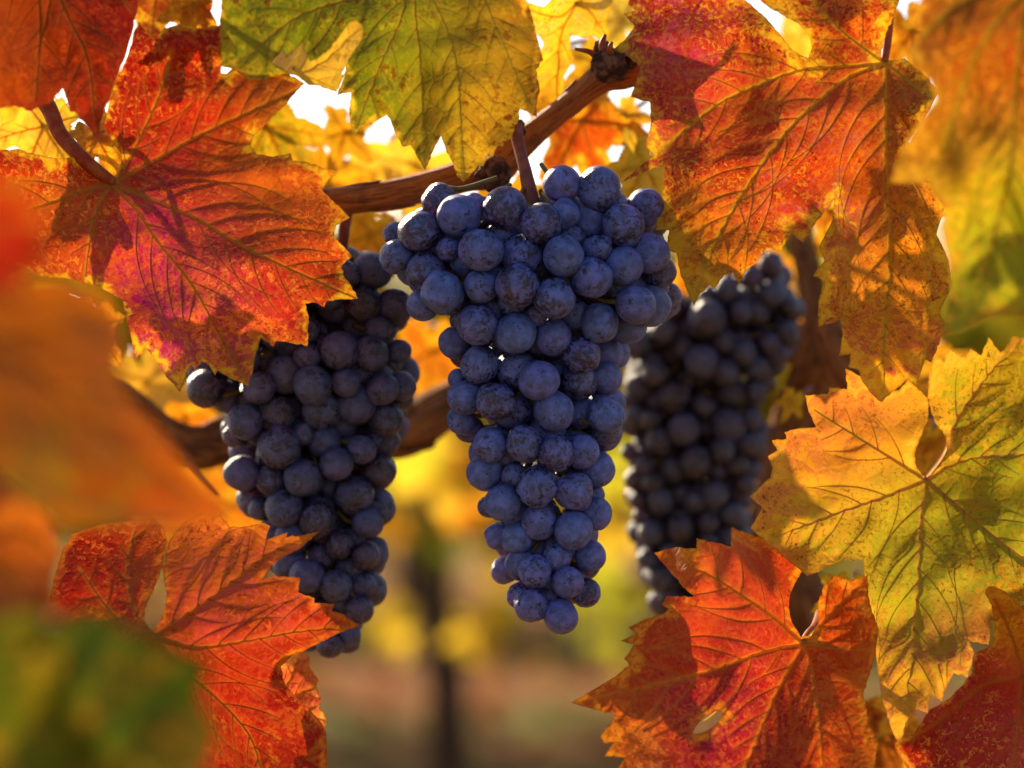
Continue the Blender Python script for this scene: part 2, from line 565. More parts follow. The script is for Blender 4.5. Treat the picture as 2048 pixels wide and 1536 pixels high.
def gen_leaf(label, c, size, rot, d, cols, seed, squash=.85, tilt=(0, 0), mat=None, spacing=11.0, pet=None, **kw):
    """a five-lobed leaf grown from its own proportions, hung at depth d"""
    rng = np.random.default_rng(seed)
    tips = np.radians([0, 58, -58, 118, -118]) + rng.normal(0, .06, 5)
    rad = np.array([1.0, .86, .86, .66, .66]) * (1 + rng.normal(0, .05, 5))
    th = np.linspace(-math.pi, math.pi, 150, endpoint=False)
    r = np.full(len(th), .46)
    for t, R_ in zip(tips, rad):
        dd = np.abs((th - t + math.pi) % (2 * math.pi) - math.pi)
        r = np.maximum(r, R_ * np.exp(-(dd / .52) ** 1.5))
    r *= 1 - .62 * np.exp(-((np.pi - np.abs(th)) / .20) ** 2)
    ntee = 44
    saw = ((th / (2 * math.pi) * ntee + rng.random()) % 1.0)
    r *= 1 + .085 * (np.where(saw < .72, saw / .72, (1 - saw) / .28) - .5)
    cr, sr = math.cos(rot), math.sin(rot)
    def place(x, y):
        X, Yy = x * size * squash, y * size
        return (c[0] + X * cr - Yy * sr, c[1] + X * sr + Yy * cr)
    outline = [place(rr * math.sin(t), rr * math.cos(t)) for t, rr in zip(th, r)]
    veins = [[place(.5 * R_ * math.sin(t) * 1.0, .5 * R_ * math.cos(t)), place(.93 * R_ * math.sin(t), .93 * R_ * math.cos(t))] for t, R_ in zip(tips, rad)]
    ctrl = [(c[0], c[1], d)]
    for k in range(6):
        a = k * math.pi / 3
        x, y = math.cos(a) * size, math.sin(a) * size
        ctrl.append((c[0] + x, c[1] + y, d + K * d * (x * tilt[0] + y * tilt[1]) + rng.normal(.004, .006) * size / 250))
    pal = []
    for k in range(9):
        a, rr = rng.random() * 6.28, size * .75 * math.sqrt(rng.random())
        ca = cols[rng.integers(len(cols))]; cb = cols[rng.integers(len(cols))]
        pal.append((c[0] + rr * math.cos(a), c[1] + rr * math.sin(a), ca, cb, size * .3))
    pet = pet or [(c[0] + rng.normal(0, 25), c[1] - size * .25, d + .02), (c[0] + rng.normal(0, 40), c[1] - size * .40, d + .06)]
    return leaf(label, outline, c, veins, ctrl, pal, mat, spacing=spacing, petiole=pet, seed=seed, lat_gap=size * .2,
                wave=.003, relief=kw.pop("relief", .0015), **kw)

# ------------------------------------------------------------------ ground, hills, far vines
def ground_mat():
    n = N("vineyard_soil")
    co = n.n("ShaderNodeTexCoord").outputs["Object"]
    a = n.noise(co, .55, 3); b = n.noise(co, 5.0, 5); c = n.noise(co, 60.0, 4)
    soil = n.mix(b, (.36, .16, .065), (.25, .105, .042))
    soil = n.mix(n.step(c, .5, .7), soil, (.26, .13, .07))
    grass = n.mix(b, (.11, .13, .03), (.20, .19, .05))
    col = n.mix(n.step(n.math('ADD', a, n.math('MULTIPLY', b, .25)), .60, .72), soil, grass)
    bp = n.n("ShaderNodeBump", Strength=.6, Distance=.03, Height=n.math('ADD', b, c))
    return n.out(n.n("ShaderNodeBsdfPrincipled", Base_Color=col, Roughness=.95, Normal=bp.outputs[0], Specular_IOR_Level=.04).outputs[0])

def ground():
    xs = np.concatenate([np.linspace(-600, -20, 12), np.linspace(-19, 19, 77), np.linspace(20, 600, 12)])
    ys = np.concatenate([np.linspace(-600, -6, 8), np.linspace(-5, 30, 71), np.linspace(32, 900, 14)])
    V = []
    for y in ys:
        for x in xs:
            V.append((x, y, .05 * mnoise.noise(Vector((x * .8, y * .8, 0))) if abs(x) < 19 and -5 < y < 30 else 0))
    nx = len(xs)
    F = [(j * nx + i, j * nx + i + 1, (j + 1) * nx + i + 1, (j + 1) * nx + i) for j in range(len(ys) - 1) for i in range(nx - 1)]
    o = part("ground", V, F, ground_mat(), None)
    o["kind"] = "structure"
ground()

def hills():
    n = N("hill_scrub")
    co = n.n("ShaderNodeTexCoord").outputs["Object"]
    col = n.mix(n.noise(co, .06, 5), (.05, .065, .02), (.13, .11, .04))
    m = n.out(n.n("ShaderNodeBsdfPrincipled", Base_Color=col, Roughness=1.0).outputs[0])
    V, F = [], []
    xs = np.linspace(-500, 500, 90)
    for j, (y, s) in enumerate([(330, 0.), (370, .55), (430, 1.0), (520, .8), (620, 0.)]):
        for x in xs:
            V.append((x, y, s * (16 + 9 * mnoise.noise(Vector((x * .008, y * .004, 3))) + 3 * mnoise.noise(Vector((x * .05, y * .02, 5)))) - .5))
    F = [(j * 90 + i, j * 90 + i + 1, (j + 1) * 90 + i + 1, (j + 1) * 90 + i) for j in range(4) for i in range(89)]
    o = part("hills", V, F, m, None)
    o["kind"] = "structure"
hills()

def foliage_mat():
    n = N("far_vine_foliage")
    c = n.attr("pigment_a").outputs["Color"]
    d = n.n("ShaderNodeBsdfDiffuse", Color=c)
    t = n.n("ShaderNodeBsdfTranslucent", Color=c)
    return n.out(n.n("ShaderNodeMixShader", Fac=.55, i1=d.outputs[0], i2=t.outputs[0]).outputs[0])
FOLIAGE = foliage_mat()

LF = [(0, .0), (.18, -.28), (.46, -.34), (.42, -.02), (.62, .22), (.30, .34), (.12, .42), (0, .80), (-.12, .42), (-.30, .34), (-.62, .22), (-.42, -.02), (-.46, -.34), (-.18, -.28)]
def leaf_cloud(cen, size, rng, cols):
    """many lobed, cupped leaves at the given centres -> verts, faces, colours"""
    L = np.array([(x, y, -.25 * (x * x + y * y)) for x, y in LF])
    V, F, C = [], [], []
    for i, c in enumerate(cen):
        q = Quaternion((rng.normal(), rng.normal(), rng.normal(), rng.normal())).normalized()
        q2 = Quaternion((0, 0, 1), rng.random() * 6.28) @ Quaternion((1, 0, 0), math.radians(70 + rng.normal(0, 25)))
        M = np.array((q2.slerp(q, .35)).to_matrix())
        s = size * (.75 + .5 * rng.random())
        v = (L * s) @ M.T + c
        b = len(V) * 14
        V.append(v)
        F += [(b, b + k, b + k + 1) for k in range(1, 13)]
        cc = np.array(cols[rng.integers(len(cols))]) * (.8 + .4 * rng.random())
        C.append(np.tile(cc, (14, 1)))
    return np.vstack(V), F, np.vstack(C)

def grapevine(x, y, label, cols, seed, n=1500, top=1.58, low=.55, spread=.85, trunk_r=.043):
    rng = np.random.default_rng(seed)
    root = thing("grapevine", label, "grapevine", (x, y, 0), "grapevines in the rows behind")
    p = catmull([(x, y, -.08), (x + .02, y, .3), (x - .025, y + .01, .62), (x, y, .98)], 10)
    def dsp(th, s, i):
        return 1 + .12 * np.sin(3 * th + s * 9) + .10 * np.sin(7 * th - s * 14)
    v, f = tube(p, np.linspace(trunk_r * 1.25, trunk_r, len(p)), 14, dsp)
    along, around = tube_attr(len(p), 14, p)
    part("trunk", v, f, TRUNK, root, {"along": along, "around": around})
    for s in (-1, 1):
        q = catmull([(x, y, .95), (x + s * .2, y, 1.03), (x + s * .5, y + .02, 1.01), (x + s * .78, y, 1.02)], 6)
        v, f = tube(q, np.linspace(.03, .016, len(q)), 10, dsp)
        al, ar = tube_attr(len(q), 10, q)
        part("arm", v, f, TRUNK, root, {"along": al, "around": ar})
    cen = []
    while len(cen) < n:
        px_, pz = rng.uniform(-spread, spread), rng.uniform(low, top)
        # shoots: leaves keep near about a dozen leaning canes, fewer low down
        if pz < .95 and rng.random() > .45 * (pz - low + .25) / .5:
            continue
        lane = round(px_ / .16) * .16 + .05 * math.sin(pz * 7 + px_)
        px_ = .6 * px_ + .4 * lane
        w = .24 * (1.1 - .45 * abs(pz - 1.2))
        cen.append((x + px_, y + rng.normal(0, w), pz))
    v, f, c = leaf_cloud(cen, .085, rng, cols)
    part("crown", v, f, FOLIAGE, root, {"pigment_a": c}, smooth=False)
    return root

def tube_attr(m, n, pts):
    pts = np.asarray(pts)
    s = np.r_[0, np.cumsum(np.linalg.norm(np.diff(pts, axis=0), axis=1))]
    th = np.linspace(0, 2 * np.pi, n, endpoint=False)
    al = np.repeat(s, n)
    ar = np.tile(np.c_[np.cos(th) * .5 + .5, np.sin(th) * .5 + .5, 0 * th], (m, 1))
    return al, ar

YEL = [(.80, .48, .02), (.60, .42, .02), (.70, .30, .015), (.36, .32, .02), (.20, .20, .012), (.10, .13, .01)]
GRN = [(.42, .40, .03), (.26, .30, .02), (.14, .19, .015), (.09, .14, .01), (.68, .50, .03), (.60, .30, .02)]
grapevine(-.175, 6.1, "grapevine whose dark trunk stands alone in the gap below the middle cluster", YEL + GRN, 1, low=.72)
grapevine(-1.62, 6.15, "grapevine one place left of the bare dark trunk, hidden low down by the left leaves", YEL, 2)
grapevine(1.30, 6.05, "yellow green grapevine seen between the middle cluster and the right cluster", YEL + GRN, 3, low=.5)
grapevine(-.95, 9.4, "grapevine in the far row seen below the left cluster", GRN + YEL, 4, n=1300)
grapevine(.62, 9.5, "grapevine in the far row right of the bare dark trunk", GRN + YEL, 5, n=1300)
grapevine(2.1, 9.6, "grapevine in the far row behind the right hand leaves", GRN, 6, n=1100)
for k_, (gx_, lab_) in enumerate([(-1.9, "farthest grapevine low behind the left cluster, hidden by leaves"), (-.55, "farthest grapevine behind the bare trunk, a low olive blur"), (.75, "farthest grapevine behind the middle cluster, a low yellow green blur"), (2.2, "farthest grapevine behind the lower right leaves")]):
    grapevine(gx_, 13.2, lab_, YEL + GRN, 20 + k_, n=1300, low=.22, spread=.95)
grapevine(-2.5, 9.5, "grapevine in the far row behind the blurred left leaves", GRN, 7, n=1100)

def scatter():
    rng = np.random.default_rng(5)
    # grass tufts in the alley
    V, F, C = [], [], []
    k = 0
    for _ in range(1500):
        x, y = rng.uniform(-2.6, 2.6), rng.uniform(4.2, 10.5)
        if mnoise.noise(Vector((x * .7, y * .7, 9))) < .02 and y > 7.6:
            continue
        for b in range(5):
            a = rng.random() * 6.28
            h = rng.uniform(.04, .13)
            dx, dy = math.cos(a), math.sin(a)
            bx, by = x + rng.normal(0, .03), y + rng.normal(0, .03)
            V += [(bx - dy * .004, by + dx * .004, -.03), (bx + dy * .004, by - dx * .004, -.03), (bx + dx * h * .5, by + dy * h * .5, h)]
            F.append((k, k + 1, k + 2)); k += 3
            c = (.16, .19, .03) if rng.random() < .7 else (.34, .30, .09)
            C += [c] * 3
    o = part("grass", V, F, FOLIAGE, None, {"pigment_a": C}, smooth=False)
    o["kind"] = "stuff"
    cen = [(rng.uniform(-3, 3), rng.uniform(4.5, 14), .03) for _ in range(900)]
    v, f, c = leaf_cloud(cen, .07, rng, [(.30, .10, .035), (.34, .15, .03), (.20, .065, .03)])
    v[:, 2] = np.clip(v[:, 2], .0, .07)
    o = part("fallen_leaves", v, f, FOLIAGE, None, {"pigment_a": c}, smooth=False)
    o["kind"] = "stuff"
scatter()

def vine_shoot(label, px, py0, py1, d, leaves, seed):
    """a hanging side shoot of the vine behind: stem and its leaves"""
    rng = np.random.default_rng(seed)
    a, b = W(px, py0, d), W(px, py1, d)
    root = thing("vine_shoot", label, "vine shoot", tuple(a), "hanging shoots of the vine behind")
    q = catmull([a, a * .6 + b * .4 + (.02, 0, 0), b], 8)
    v, f = tube(q, np.linspace(.004, .002, len(q)), 8)
    part("stem", v, f, PETIOLE, root)
    for (lx, ly, s, col) in leaves:
        c = W(lx, ly, d + rng.normal(0, .06))
        v, f, cc = leaf_cloud([c], s * K * d * 1.35, rng, [col])
        part("leaf", v, f, FOLIAGE, root, {"pigment_a": cc}, smooth=False)
vine_shoot("blurred hanging shoot with bright yellow leaves right of the bare trunk", 960, 1010, 1300, 5.2,
           [(1000, 1120, 70, Y), (1010, 1160, 75, Y), (990, 1200, 80, Y), (965, 1230, 80, Y), (950, 1270, 75, Y), (975, 1250, 80, Y), (955, 1310, 65, Y), (970, 1320, 50, OY), (1000, 1230, 60, YG)], 1)
vine_shoot("blurred shoot with orange leaves between the left cluster and the middle cluster", 880, 780, 1040, 3.2,
           [(900, 930, 110, OY), (860, 970, 90, Y), (940, 1010, 90, OY), (880, 900, 100, Y), (850, 910, 90, Y), (920, 980, 90, OY), (930, 1040, 70, OY), (820, 930, 80, YG), (790, 1020, 80, OB)], 2)
vine_shoot("blurred low shoot with a yellow green leaf left of the bare trunk", 770, 1120, 1290, 5.4,
           [(770, 1260, 75, YG), (740, 1290, 60, YG), (790, 1240, 75, Y), (760, 1280, 75, Y), (800, 1290, 50, Y), (720, 1190, 60, G)], 3)
vine_shoot("blurred yellow green shoot hanging right of the middle cluster", 1230, 700, 1180, 3.4,
           [(1250, 900, 90, YG), (1240, 990, 90, YG), (1235, 1080, 80, Y), (1200, 1150, 80, YG), (1190, 1110, 90, Y), (1215, 1060, 90, Y), (1180, 1180, 80, YG), (1230, 950, 90, Y), (1260, 820, 80, Y), (1270, 1200, 70, OL)], 4)
vine_shoot("blurred short shoot with yellow leaf tips left of the long red leaf tip", 1215, 1120, 1330, 5.0,
           [(1210, 1290, 70, YG), (1230, 1330, 50, Y), (1170, 1210, 70, YG), (1250, 1230, 60, OL)], 5)

# ------------------------------------------------------------------ woody parts
def wood(name, label, cat, pts, mat, n=36, rough=.1, lanes=6, seed=0, step=7, knots=(), group=None):
    """pts rows: px, py, depth, radius in photo pixels"""
    P = catmull(np.array(pts, float), step)
    X = WA(P[:, :2], P[:, 2])
    rad = P[:, 3] * K * P[:, 2]
    def dsp(th, s, i):
        r = np.ones_like(th)
        for k in range(len(th)):
            a = Vector((math.cos(th[k]) * 1.2, math.sin(th[k]) * 1.2, s * 9 + seed))
            r[k] += rough * (mnoise.noise(a * 2.2) + .6 * mnoise.noise(Vector((math.cos(th[k]) * lanes, math.sin(th[k]) * lanes, s * 12 + seed * 3))))
        return r
    root = thing(name, label, cat, tuple(X[0]), group)
    v, f = tube(X, rad, n, dsp)
    al, ar = tube_attr(len(X), n, X)
    part("stem", v, f, mat, root, {"along": al, "around": ar})
    return root, X, rad

cane, cX, cR = wood("vine_cane", "reddish brown cane arching above the middle cluster to a knobbly node", "cane",
    [(560, 402, 1.045, 24), (660, 404, 1.042, 27), (760, 392, 1.04, 28), (850, 374, 1.038, 30), (930, 352, 1.038, 33), (985, 335, 1.038, 42), (1030, 296, 1.038, 33),
     (1090, 247, 1.036, 25), (1150, 198, 1.034, 24), (1200, 158, 1.032, 30), (1240, 142, 1.032, 38), (1270, 138, 1.034, 35), (1292, 137, 1.036, 33)],
    CANE, rough=.085, lanes=6, step=10)
def lump(c, r, seed, n=3, amp=.35, stretch=(1, 1, 1)):
    bm = bmesh.new()
    bmesh.ops.create_icosphere(bm, subdivisions=n, radius=1)
    V = []
    for v in bm.verts:
        q = v.co.copy()
        k = 1 + amp * mnoise.noise(q * 2.1 + Vector((seed, 0, 0))) + amp * .6 * mnoise.noise(q * 5 + Vector((0, seed, 0)))
        V.append((c[0] + q.x * r * k * stretch[0], c[1] + q.y * r * k * stretch[1], c[2] + q.z * r * k * stretch[2]))
    F = [tuple(v.index for v in f.verts) for f in bm.faces]
    bm.free()
    return np.array(V), F
NODE = stalk_mat("node_bark", (.05, .018, .010), (.20, .075, .035), 260.0, .8)
for (px, py, d, r, s) in [(1218, 132, 1.012, 36, 1), (1205, 100, 1.018, 20, 2), (1252, 118, 1.016, 24, 4), (985, 345, 1.018, 34, 3), (1000, 372, 1.02, 20, 5), (1031, 258, 1.019, 21, 6)]:
    v, f = lump(W(px, py, d), r * K, s)
    part("node", v, f, NODE, cane)
for (pp, r) in [([(1212, 118, 1.012), (1204, 92, 1.01), (1210, 70, 1.012)], 11), ([(1200, 120, 1.014), (1180, 104, 1.01), (1150, 98, 1.008)], 9), ([(1222, 112, 1.01), (1220, 96, 1.006), (1224, 84, 1.006)], 9)]:
    c = catmull(np.array(pp, float), 5)
    v, f = tube(WA(c[:, :2], c[:, 2]), np.linspace(r, r * .35, len(c)) * K, 8)
    part("bud", v, f, PETIOLE, cane)

ARM = wood("old_arm", "thick rough old arm of the vine running behind the left and middle clusters", "vine arm",
     [(150, 780, 1.14, 26), (240, 800, 1.15, 30), (320, 868, 1.155, 36), (390, 898, 1.16, 44), (470, 876, 1.165, 50), (580, 852, 1.17, 50), (700, 850, 1.17, 52), (800, 862, 1.17, 50), (880, 822, 1.175, 46), (960, 780, 1.19, 44), (1080, 700, 1.23, 40), (1260, 640, 1.265, 40), (1450, 640, 1.275, 40), (1600, 690, 1.27, 42), (1660, 720, 1.26, 40)],
     OLD, rough=.42, lanes=9, seed=4, step=10)
def bark_strips(root, X, R_, n, seed, mat):
    rng = np.random.default_rng(seed)
    for k in range(n):
        i0 = rng.integers(2, len(X) - 12)
        m = int(rng.integers(6, 11))
        a0 = rng.uniform(0, 6.28)
        P, w = [], []
        for j in range(m):
            i = min(i0 + j, len(X) - 2)
            t = X[i + 1] - X[i]; t /= np.linalg.norm(t)
            u = np.cross(t, (0, 1, 0)); u /= np.linalg.norm(u)
            v = np.cross(t, u)
            a = a0 + .06 * j
            e = j / (m - 1)
            lift = R_[i] * (1.02 + .30 * max(0, e - .6) * rng.uniform(.5, 1.5))
            P.append(X[i] + (u * math.cos(a) + v * math.sin(a)) * lift)
            w.append(R_[i] * (.17 * math.sin(math.pi * (.12 + .8 * e)) + .02))
        v, f = tube(catmull(P, 3), np.interp(np.linspace(0, 1, 3 * (m - 1) + 1), np.linspace(0, 1, m), w), 6, lambda th, s, i: 1 + .4 * np.cos(2 * th))
        al, ar = tube_attr(3 * (m - 1) + 1, 6, v[::6])
        part("bark_strip", v, f, mat, root, {"along": al, "around": ar})
bark_strips(*ARM, 60, 3, OLD)
bark_strips(cane, cX, cR, 16, 8, CANE)
wood("dead_twig", "thin dark twig pointing down from the old arm left of the left cluster", "twig",
     [(372, 915, 1.12, 13), (392, 945, 1.115, 8), (415, 970, 1.11, 6), (436, 992, 1.11, 4)], OLD, n=10, rough=.15, step=5)
BRANCH = wood("side_branch", "dark gnarled branch rising to the right of the right cluster", "branch",
     [(1580, 300, 1.25, 20), (1598, 440, 1.245, 22), (1622, 560, 1.24, 24), (1648, 670, 1.24, 36), (1622, 770, 1.255, 44), (1575, 870, 1.265, 44), (1545, 970, 1.265, 44), (1545, 1080, 1.26, 48), (1592, 1200, 1.25, 58), (1630, 1360, 1.25, 64), (1640, 1600, 1.25, 70)],
     OLD, rough=.38, lanes=9, seed=9, step=10)
bark_strips(*BRANCH, 34, 6, OLD)
wood("spur", "short dark spur with rough bark under the orange leaf lobe on the right", "spur",
     [(1640, 640, 1.17, 30), (1672, 700, 1.165, 38), (1700, 770, 1.165, 34), (1760, 810, 1.17, 28), (1860, 830, 1.18, 24)], OLD, rough=.3, seed=13, step=8)

# ------------------------------------------------------------------ grape clusters
def berry_mesh(sub, seed, amp):
    bm = bmesh.new()
    bmesh.ops.create_icosphere(bm, subdivisions=sub, radius=1)
    for v in bm.verts:
        q = v.co.normalized()
        v.co = q * (1 + amp * mnoise.noise(q * 1.1 + Vector((seed * 3.1, 0, 0))) + amp * .35 * mnoise.noise(q * 2.6 + Vector((0, seed, 0))))
    for f in bm.faces:
        f.smooth = True
    me = bpy.data.meshes.new("berry")
    bm.to_mesh(me)
    bm.free()
    return me

def cluster(label, berries, d0, axis, mat, fill_poly, n_fill, seed, sub, fill_r, stem_pts, front=.8, fill_back=.9, squeeze=.85, n_core=60):
    """berries: (px, py, r px, rank) as seen; depths come from packing them on a tapering body"""
    rng = np.random.default_rng(seed)
    ax = np.array(axis, float)           # rows: py, centre px, half width px
    P, Rr, D = [], [], []
    def settle(x, y, r, rank):
        xc = np.interp(y, ax[:, 0], ax[:, 1]); w = np.interp(y, ax[:, 0], ax[:, 2])
        t = np.clip((x - xc) / w, -.98, .98)
        yy = -(w * front) * math.sqrt(1 - t * t) + rank * r * .55      # px units towards/away from the lens
        for _ in range(60):
            need = yy
            for (a, b, rr, z) in D:
                h = (a - x) ** 2 + (b - y) ** 2
                Dm = squeeze * (r + rr)
                if h < Dm * Dm and abs(z - yy) < math.sqrt(Dm * Dm - h) - .5:
                    need = max(need, z + math.sqrt(Dm * Dm - h))
            if need <= yy + .01:
                break
            yy = need
        return yy, w
    for (x, y, r, rank) in sorted(berries, key=lambda q: q[3]):
        z, w = settle(x, y, r, rank)
        D.append((x, y, r, z))
    poly = np.array(fill_poly, float)
    lo, hi = poly.min(0), poly.max(0)
    tries = 0
    n0 = len(D)
    while len(D) < n0 + n_fill and tries < n_fill * 40:
        tries += 1
        p = rng.uniform(lo, hi)
        if not inside(p[None], poly)[0]:
            continue
        r = fill_r * rng.uniform(.82, 1.12)
        z, w = settle(p[0], p[1], r, 0.0)
        if z > w * fill_back:
            continue
        D.append((p[0], p[1], r, z))
    n1, tries = len(D), 0
    while len(D) < n1 + n_core and tries < n_core * 30:      # berries of the far side, added to block light leaking through the gaps
        tries += 1
        p = rng.uniform(lo, hi)
        if not inside(p[None], poly)[0]:
            continue
        w = np.interp(p[1], ax[:, 0], ax[:, 2])
        r = fill_r * rng.uniform(.9, 1.1)
        z = None
        for zz in np.arange(-.1 * w, w * .9, 4.0):
            if all((a - p[0]) ** 2 + (b - p[1]) ** 2 + (zz - q) ** 2 > (squeeze * .9 * (r + rr)) ** 2 for a, b, rr, q in D):
                z = zz
                break
        if z is not None:
            D.append((p[0], p[1], r, z))
    loc = W(ax[0][1], ax[0][0], d0)
    root = thing("grape_cluster", label, "grape cluster", tuple(loc), "bunches of dark grapes")
    variants = []
    for k in range(7):
        me = berry_mesh(sub, k + seed, .045 if k < 5 else .13)
        me.materials.append(mat)
        variants.append(me)
    stems = []
    for (x, y, r, z) in D:
        d = d0 + z * K
        c = W(x, y, d)
        o = bpy.data.objects.new("berry", variants[rng.integers(7)])
        COL.objects.link(o)
        o.parent = root
        o.location = Vector(c - loc)
        rr = r * K * d
        # free end points outwards from the axis of the bunch
        xc = np.interp(y, ax[:, 0], ax[:, 1])
        core = W(xc, y - 25, d0 + .004)
        outw = Vector(c - core).normalized() + Vector(rng.normal(0, .35, 3))
        q = (-outw).to_track_quat('Z', 'Y') @ Quaternion((0, 0, 1), rng.random() * 6.28)
        o.rotation_mode = 'QUATERNION'
        o.rotation_quaternion = q
        o.scale = (rr * rng.uniform(.93, 1.05), rr * rng.uniform(.93, 1.05), rr * rng.uniform(.97, 1.08))
        a = np.array(c) - np.array(outw.normalized()) * rr * .9
        stems.append(tube(catmull([core * .6 + a * .4 + (0, 0, .004), a * .8 + core * .2, a], 3), .0009, 5))
    sp = np.array(stem_pts, float)
    cc = catmull(sp, 8)
    core = catmull(np.array([(np.interp(y, ax[:, 0], ax[:, 1]), y, d0 + .004) for y in np.linspace(ax[0][0], ax[-1][0] - 60, 6)]), 5)
    v, f = join(stems + [tube(WA(core[:, :2], core[:, 2]), np.linspace(.0024, .001, len(core)), 7)])
    part("rachis", v, f, RACHIS, root)
    v, f = tube(WA(cc[:, :2], cc[:, 2]), cc[:, 3] * K, 14, lambda th, s, i: 1 + .05 * np.sin(2 * th + s * 90) + .03 * np.sin(5 * th - s * 200))
    part("stalk", v, f, PEDUNCLE, root)
    return root
RACHIS = stalk_mat("rachis_green", (.12, .10, .02), (.20, .12, .03))
PEDUNCLE = stalk_mat("peduncle_red", (.30, .075, .045), (.22, .05, .03), 220.0)

z6 = lambda L: [(x * .3516 + 720, y * .3516 + 320, r * .3516, k) for x, y, r, k in L]
z7 = lambda L: [(x * .3125 + 860, y * .3125 + 820, r * .3125, k) for x, y, r, k in L]
main = z6([(455, 240, 103, 1), (565, 318, 120, 0), (640, 262, 75, 2), (825, 272, 122, 0), (1030, 360, 118, 0), (1148, 135, 107, 1), (1360, 165, 128, 0), (1622, 268, 108, 1), (1497, 370, 120, 0),
    (1165, 310, 90, 1), (335, 405, 122, 0), (212, 550, 106, 1), (200, 420, 70, 3), (375, 635, 118, 1), (465, 750, 124, 0), (358, 825, 92, 2), (550, 405, 82, 2), (688, 513, 128, 0), (505, 510, 72, 2),
    (815, 440, 80, 2), (922, 545, 122, 1), (1158, 545, 121, 0), (1205, 440, 82, 2), (692, 716, 98, 1), (898, 712, 125, 0), (1105, 790, 120, 0), (1318, 670, 124, 0), (1500, 600, 112, 1), (1640, 530, 118, 1),
    (1568, 822, 118, 0), (1650, 830, 115, 1), (1350, 510, 92, 2), (668, 935, 122, 0), (884, 985, 118, 0), (1098, 1008, 108, 1), (1362, 930, 112, 1), (1225, 880, 88, 2), (535, 1040, 92, 2), (680, 1165, 112, 1),
    (890, 1190, 116, 2), (1018, 1255, 120, 0), (1130, 1212, 85, 3), (1255, 1110, 115, 1), (1245, 1260, 108, 2), (1400, 1100, 95, 3), (1395, 1240, 92, 2), (600, 1350, 104, 1), (775, 1375, 118, 0), (865, 1425, 108, 1),
    (1102, 1430, 122, 0), (1262, 1440, 92, 2), (1398, 1455, 112, 1), (555, 1245, 60, 3), (575, 1480, 80, 2), (1700, 640, 100, 3), (260, 470, 60, 3), (760, 850, 70, 3), (1000, 880, 70, 3), (1450, 720, 85, 3)])
main += z7([(385, 222, 120, 0), (602, 220, 125, 0), (806, 275, 117, 0), (972, 265, 118, 1), (352, 395, 118, 1), (540, 415, 82, 2), (690, 488, 135, 0), (922, 523, 124, 0), (1070, 385, 112, 2), (1060, 665, 110, 1),
    (466, 592, 118, 0), (698, 712, 118, 1), (918, 770, 125, 0), (375, 620, 70, 3), (442, 808, 95, 2), (560, 820, 104, 1), (580, 985, 105, 1), (482, 1022, 92, 2), (674, 1032, 108, 0), (812, 940, 95, 1),
    (1022, 935, 108, 2), (880, 1102, 108, 0), (1000, 1170, 96, 1), (575, 1190, 85, 1), (650, 1245, 114, 0), (836, 1320, 116, 0), (1120, 130, 105, 2), (250, 120, 98, 2), (760, 1090, 60, 3), (1040, 540, 80, 3)])
cluster("sharp blue black grape cluster with broad shoulders hanging in the middle", main, 1.005,
        [(400, 1060, 200), (480, 1060, 290), (600, 1060, 290), (680, 1070, 190), (800, 1075, 180), (900, 1080, 160), (1000, 1090, 125), (1100, 1095, 110), (1200, 1100, 90), (1270, 1110, 60)],
        BERRY, [(830, 440), (1000, 400), (1200, 400), (1310, 430), (1340, 600), (1230, 690), (1220, 850), (1200, 950), (1190, 1100), (1130, 1220), (1060, 1200), (1000, 1060), (960, 900), (930, 720), (850, 600), (800, 500)],
        130, 3, 4, 35, [(1030, 252, 1.016, 15), (1040, 300, 1.012, 13), (1052, 350, 1.006, 14), (1064, 415, 1.002, 17), (1062, 470, 1.004, 14)], front=.55)

z8 = lambda L: [(x * .56 + 340, y * .56 + 480, r * .56, k) for x, y, r, k in L]
left = z8([(720, 110, 68, 1), (800, 240, 68, 1), (690, 225, 68, 1), (590, 235, 70, 1), (606, 396, 70, 0), (716, 406, 66, 0), (818, 398, 46, 1), (510, 520, 75, 0), (542, 606, 72, 0), (662, 585, 75, 1), (640, 520, 60, 2), (826, 522, 56, 1), (740, 500, 66, 1),
    (128, 530, 72, 0), (268, 648, 66, 0), (236, 700, 48, 2), (392, 738, 78, 0), (385, 620, 66, 1), (474, 690, 42, 2), (550, 720, 62, 1), (594, 800, 64, 0), (475, 848, 66, 0), (575, 880, 44, 2), (655, 910, 72, 1), (360, 858, 58, 1), (256, 832, 66, 0),
    (408, 958, 70, 0), (322, 960, 44, 2), (526, 1000, 68, 0), (680, 790, 60, 2), (742, 820, 64, 1), (770, 640, 66, 1), (755, 720, 66, 2), (604, 1086, 56, 1), (704, 1010, 58, 0), (698, 1128, 54, 0), (490, 1200, 66, 0), (592, 1236, 60, 0), (690, 1232, 46, 1),
    (676, 1320, 54, 0), (612, 1290, 44, 1), (572, 1446, 50, 0), (640, 1408, 44, 1), (500, 1440, 34, 2), (540, 1340, 60, 2), (430, 1160, 62, 1), (318, 560, 80, 1), (415, 480, 75, 1), (350, 440, 70, 2), (205, 560, 60, 2), (450, 380, 70, 2), (520, 330, 62, 2), (660, 310, 60, 2), (760, 310, 58, 1), (480, 250, 70, 2), (640, 160, 60, 2), (540, 1130, 50, 2), (640, 1170, 50, 2), (570, 160, 60, 2)])
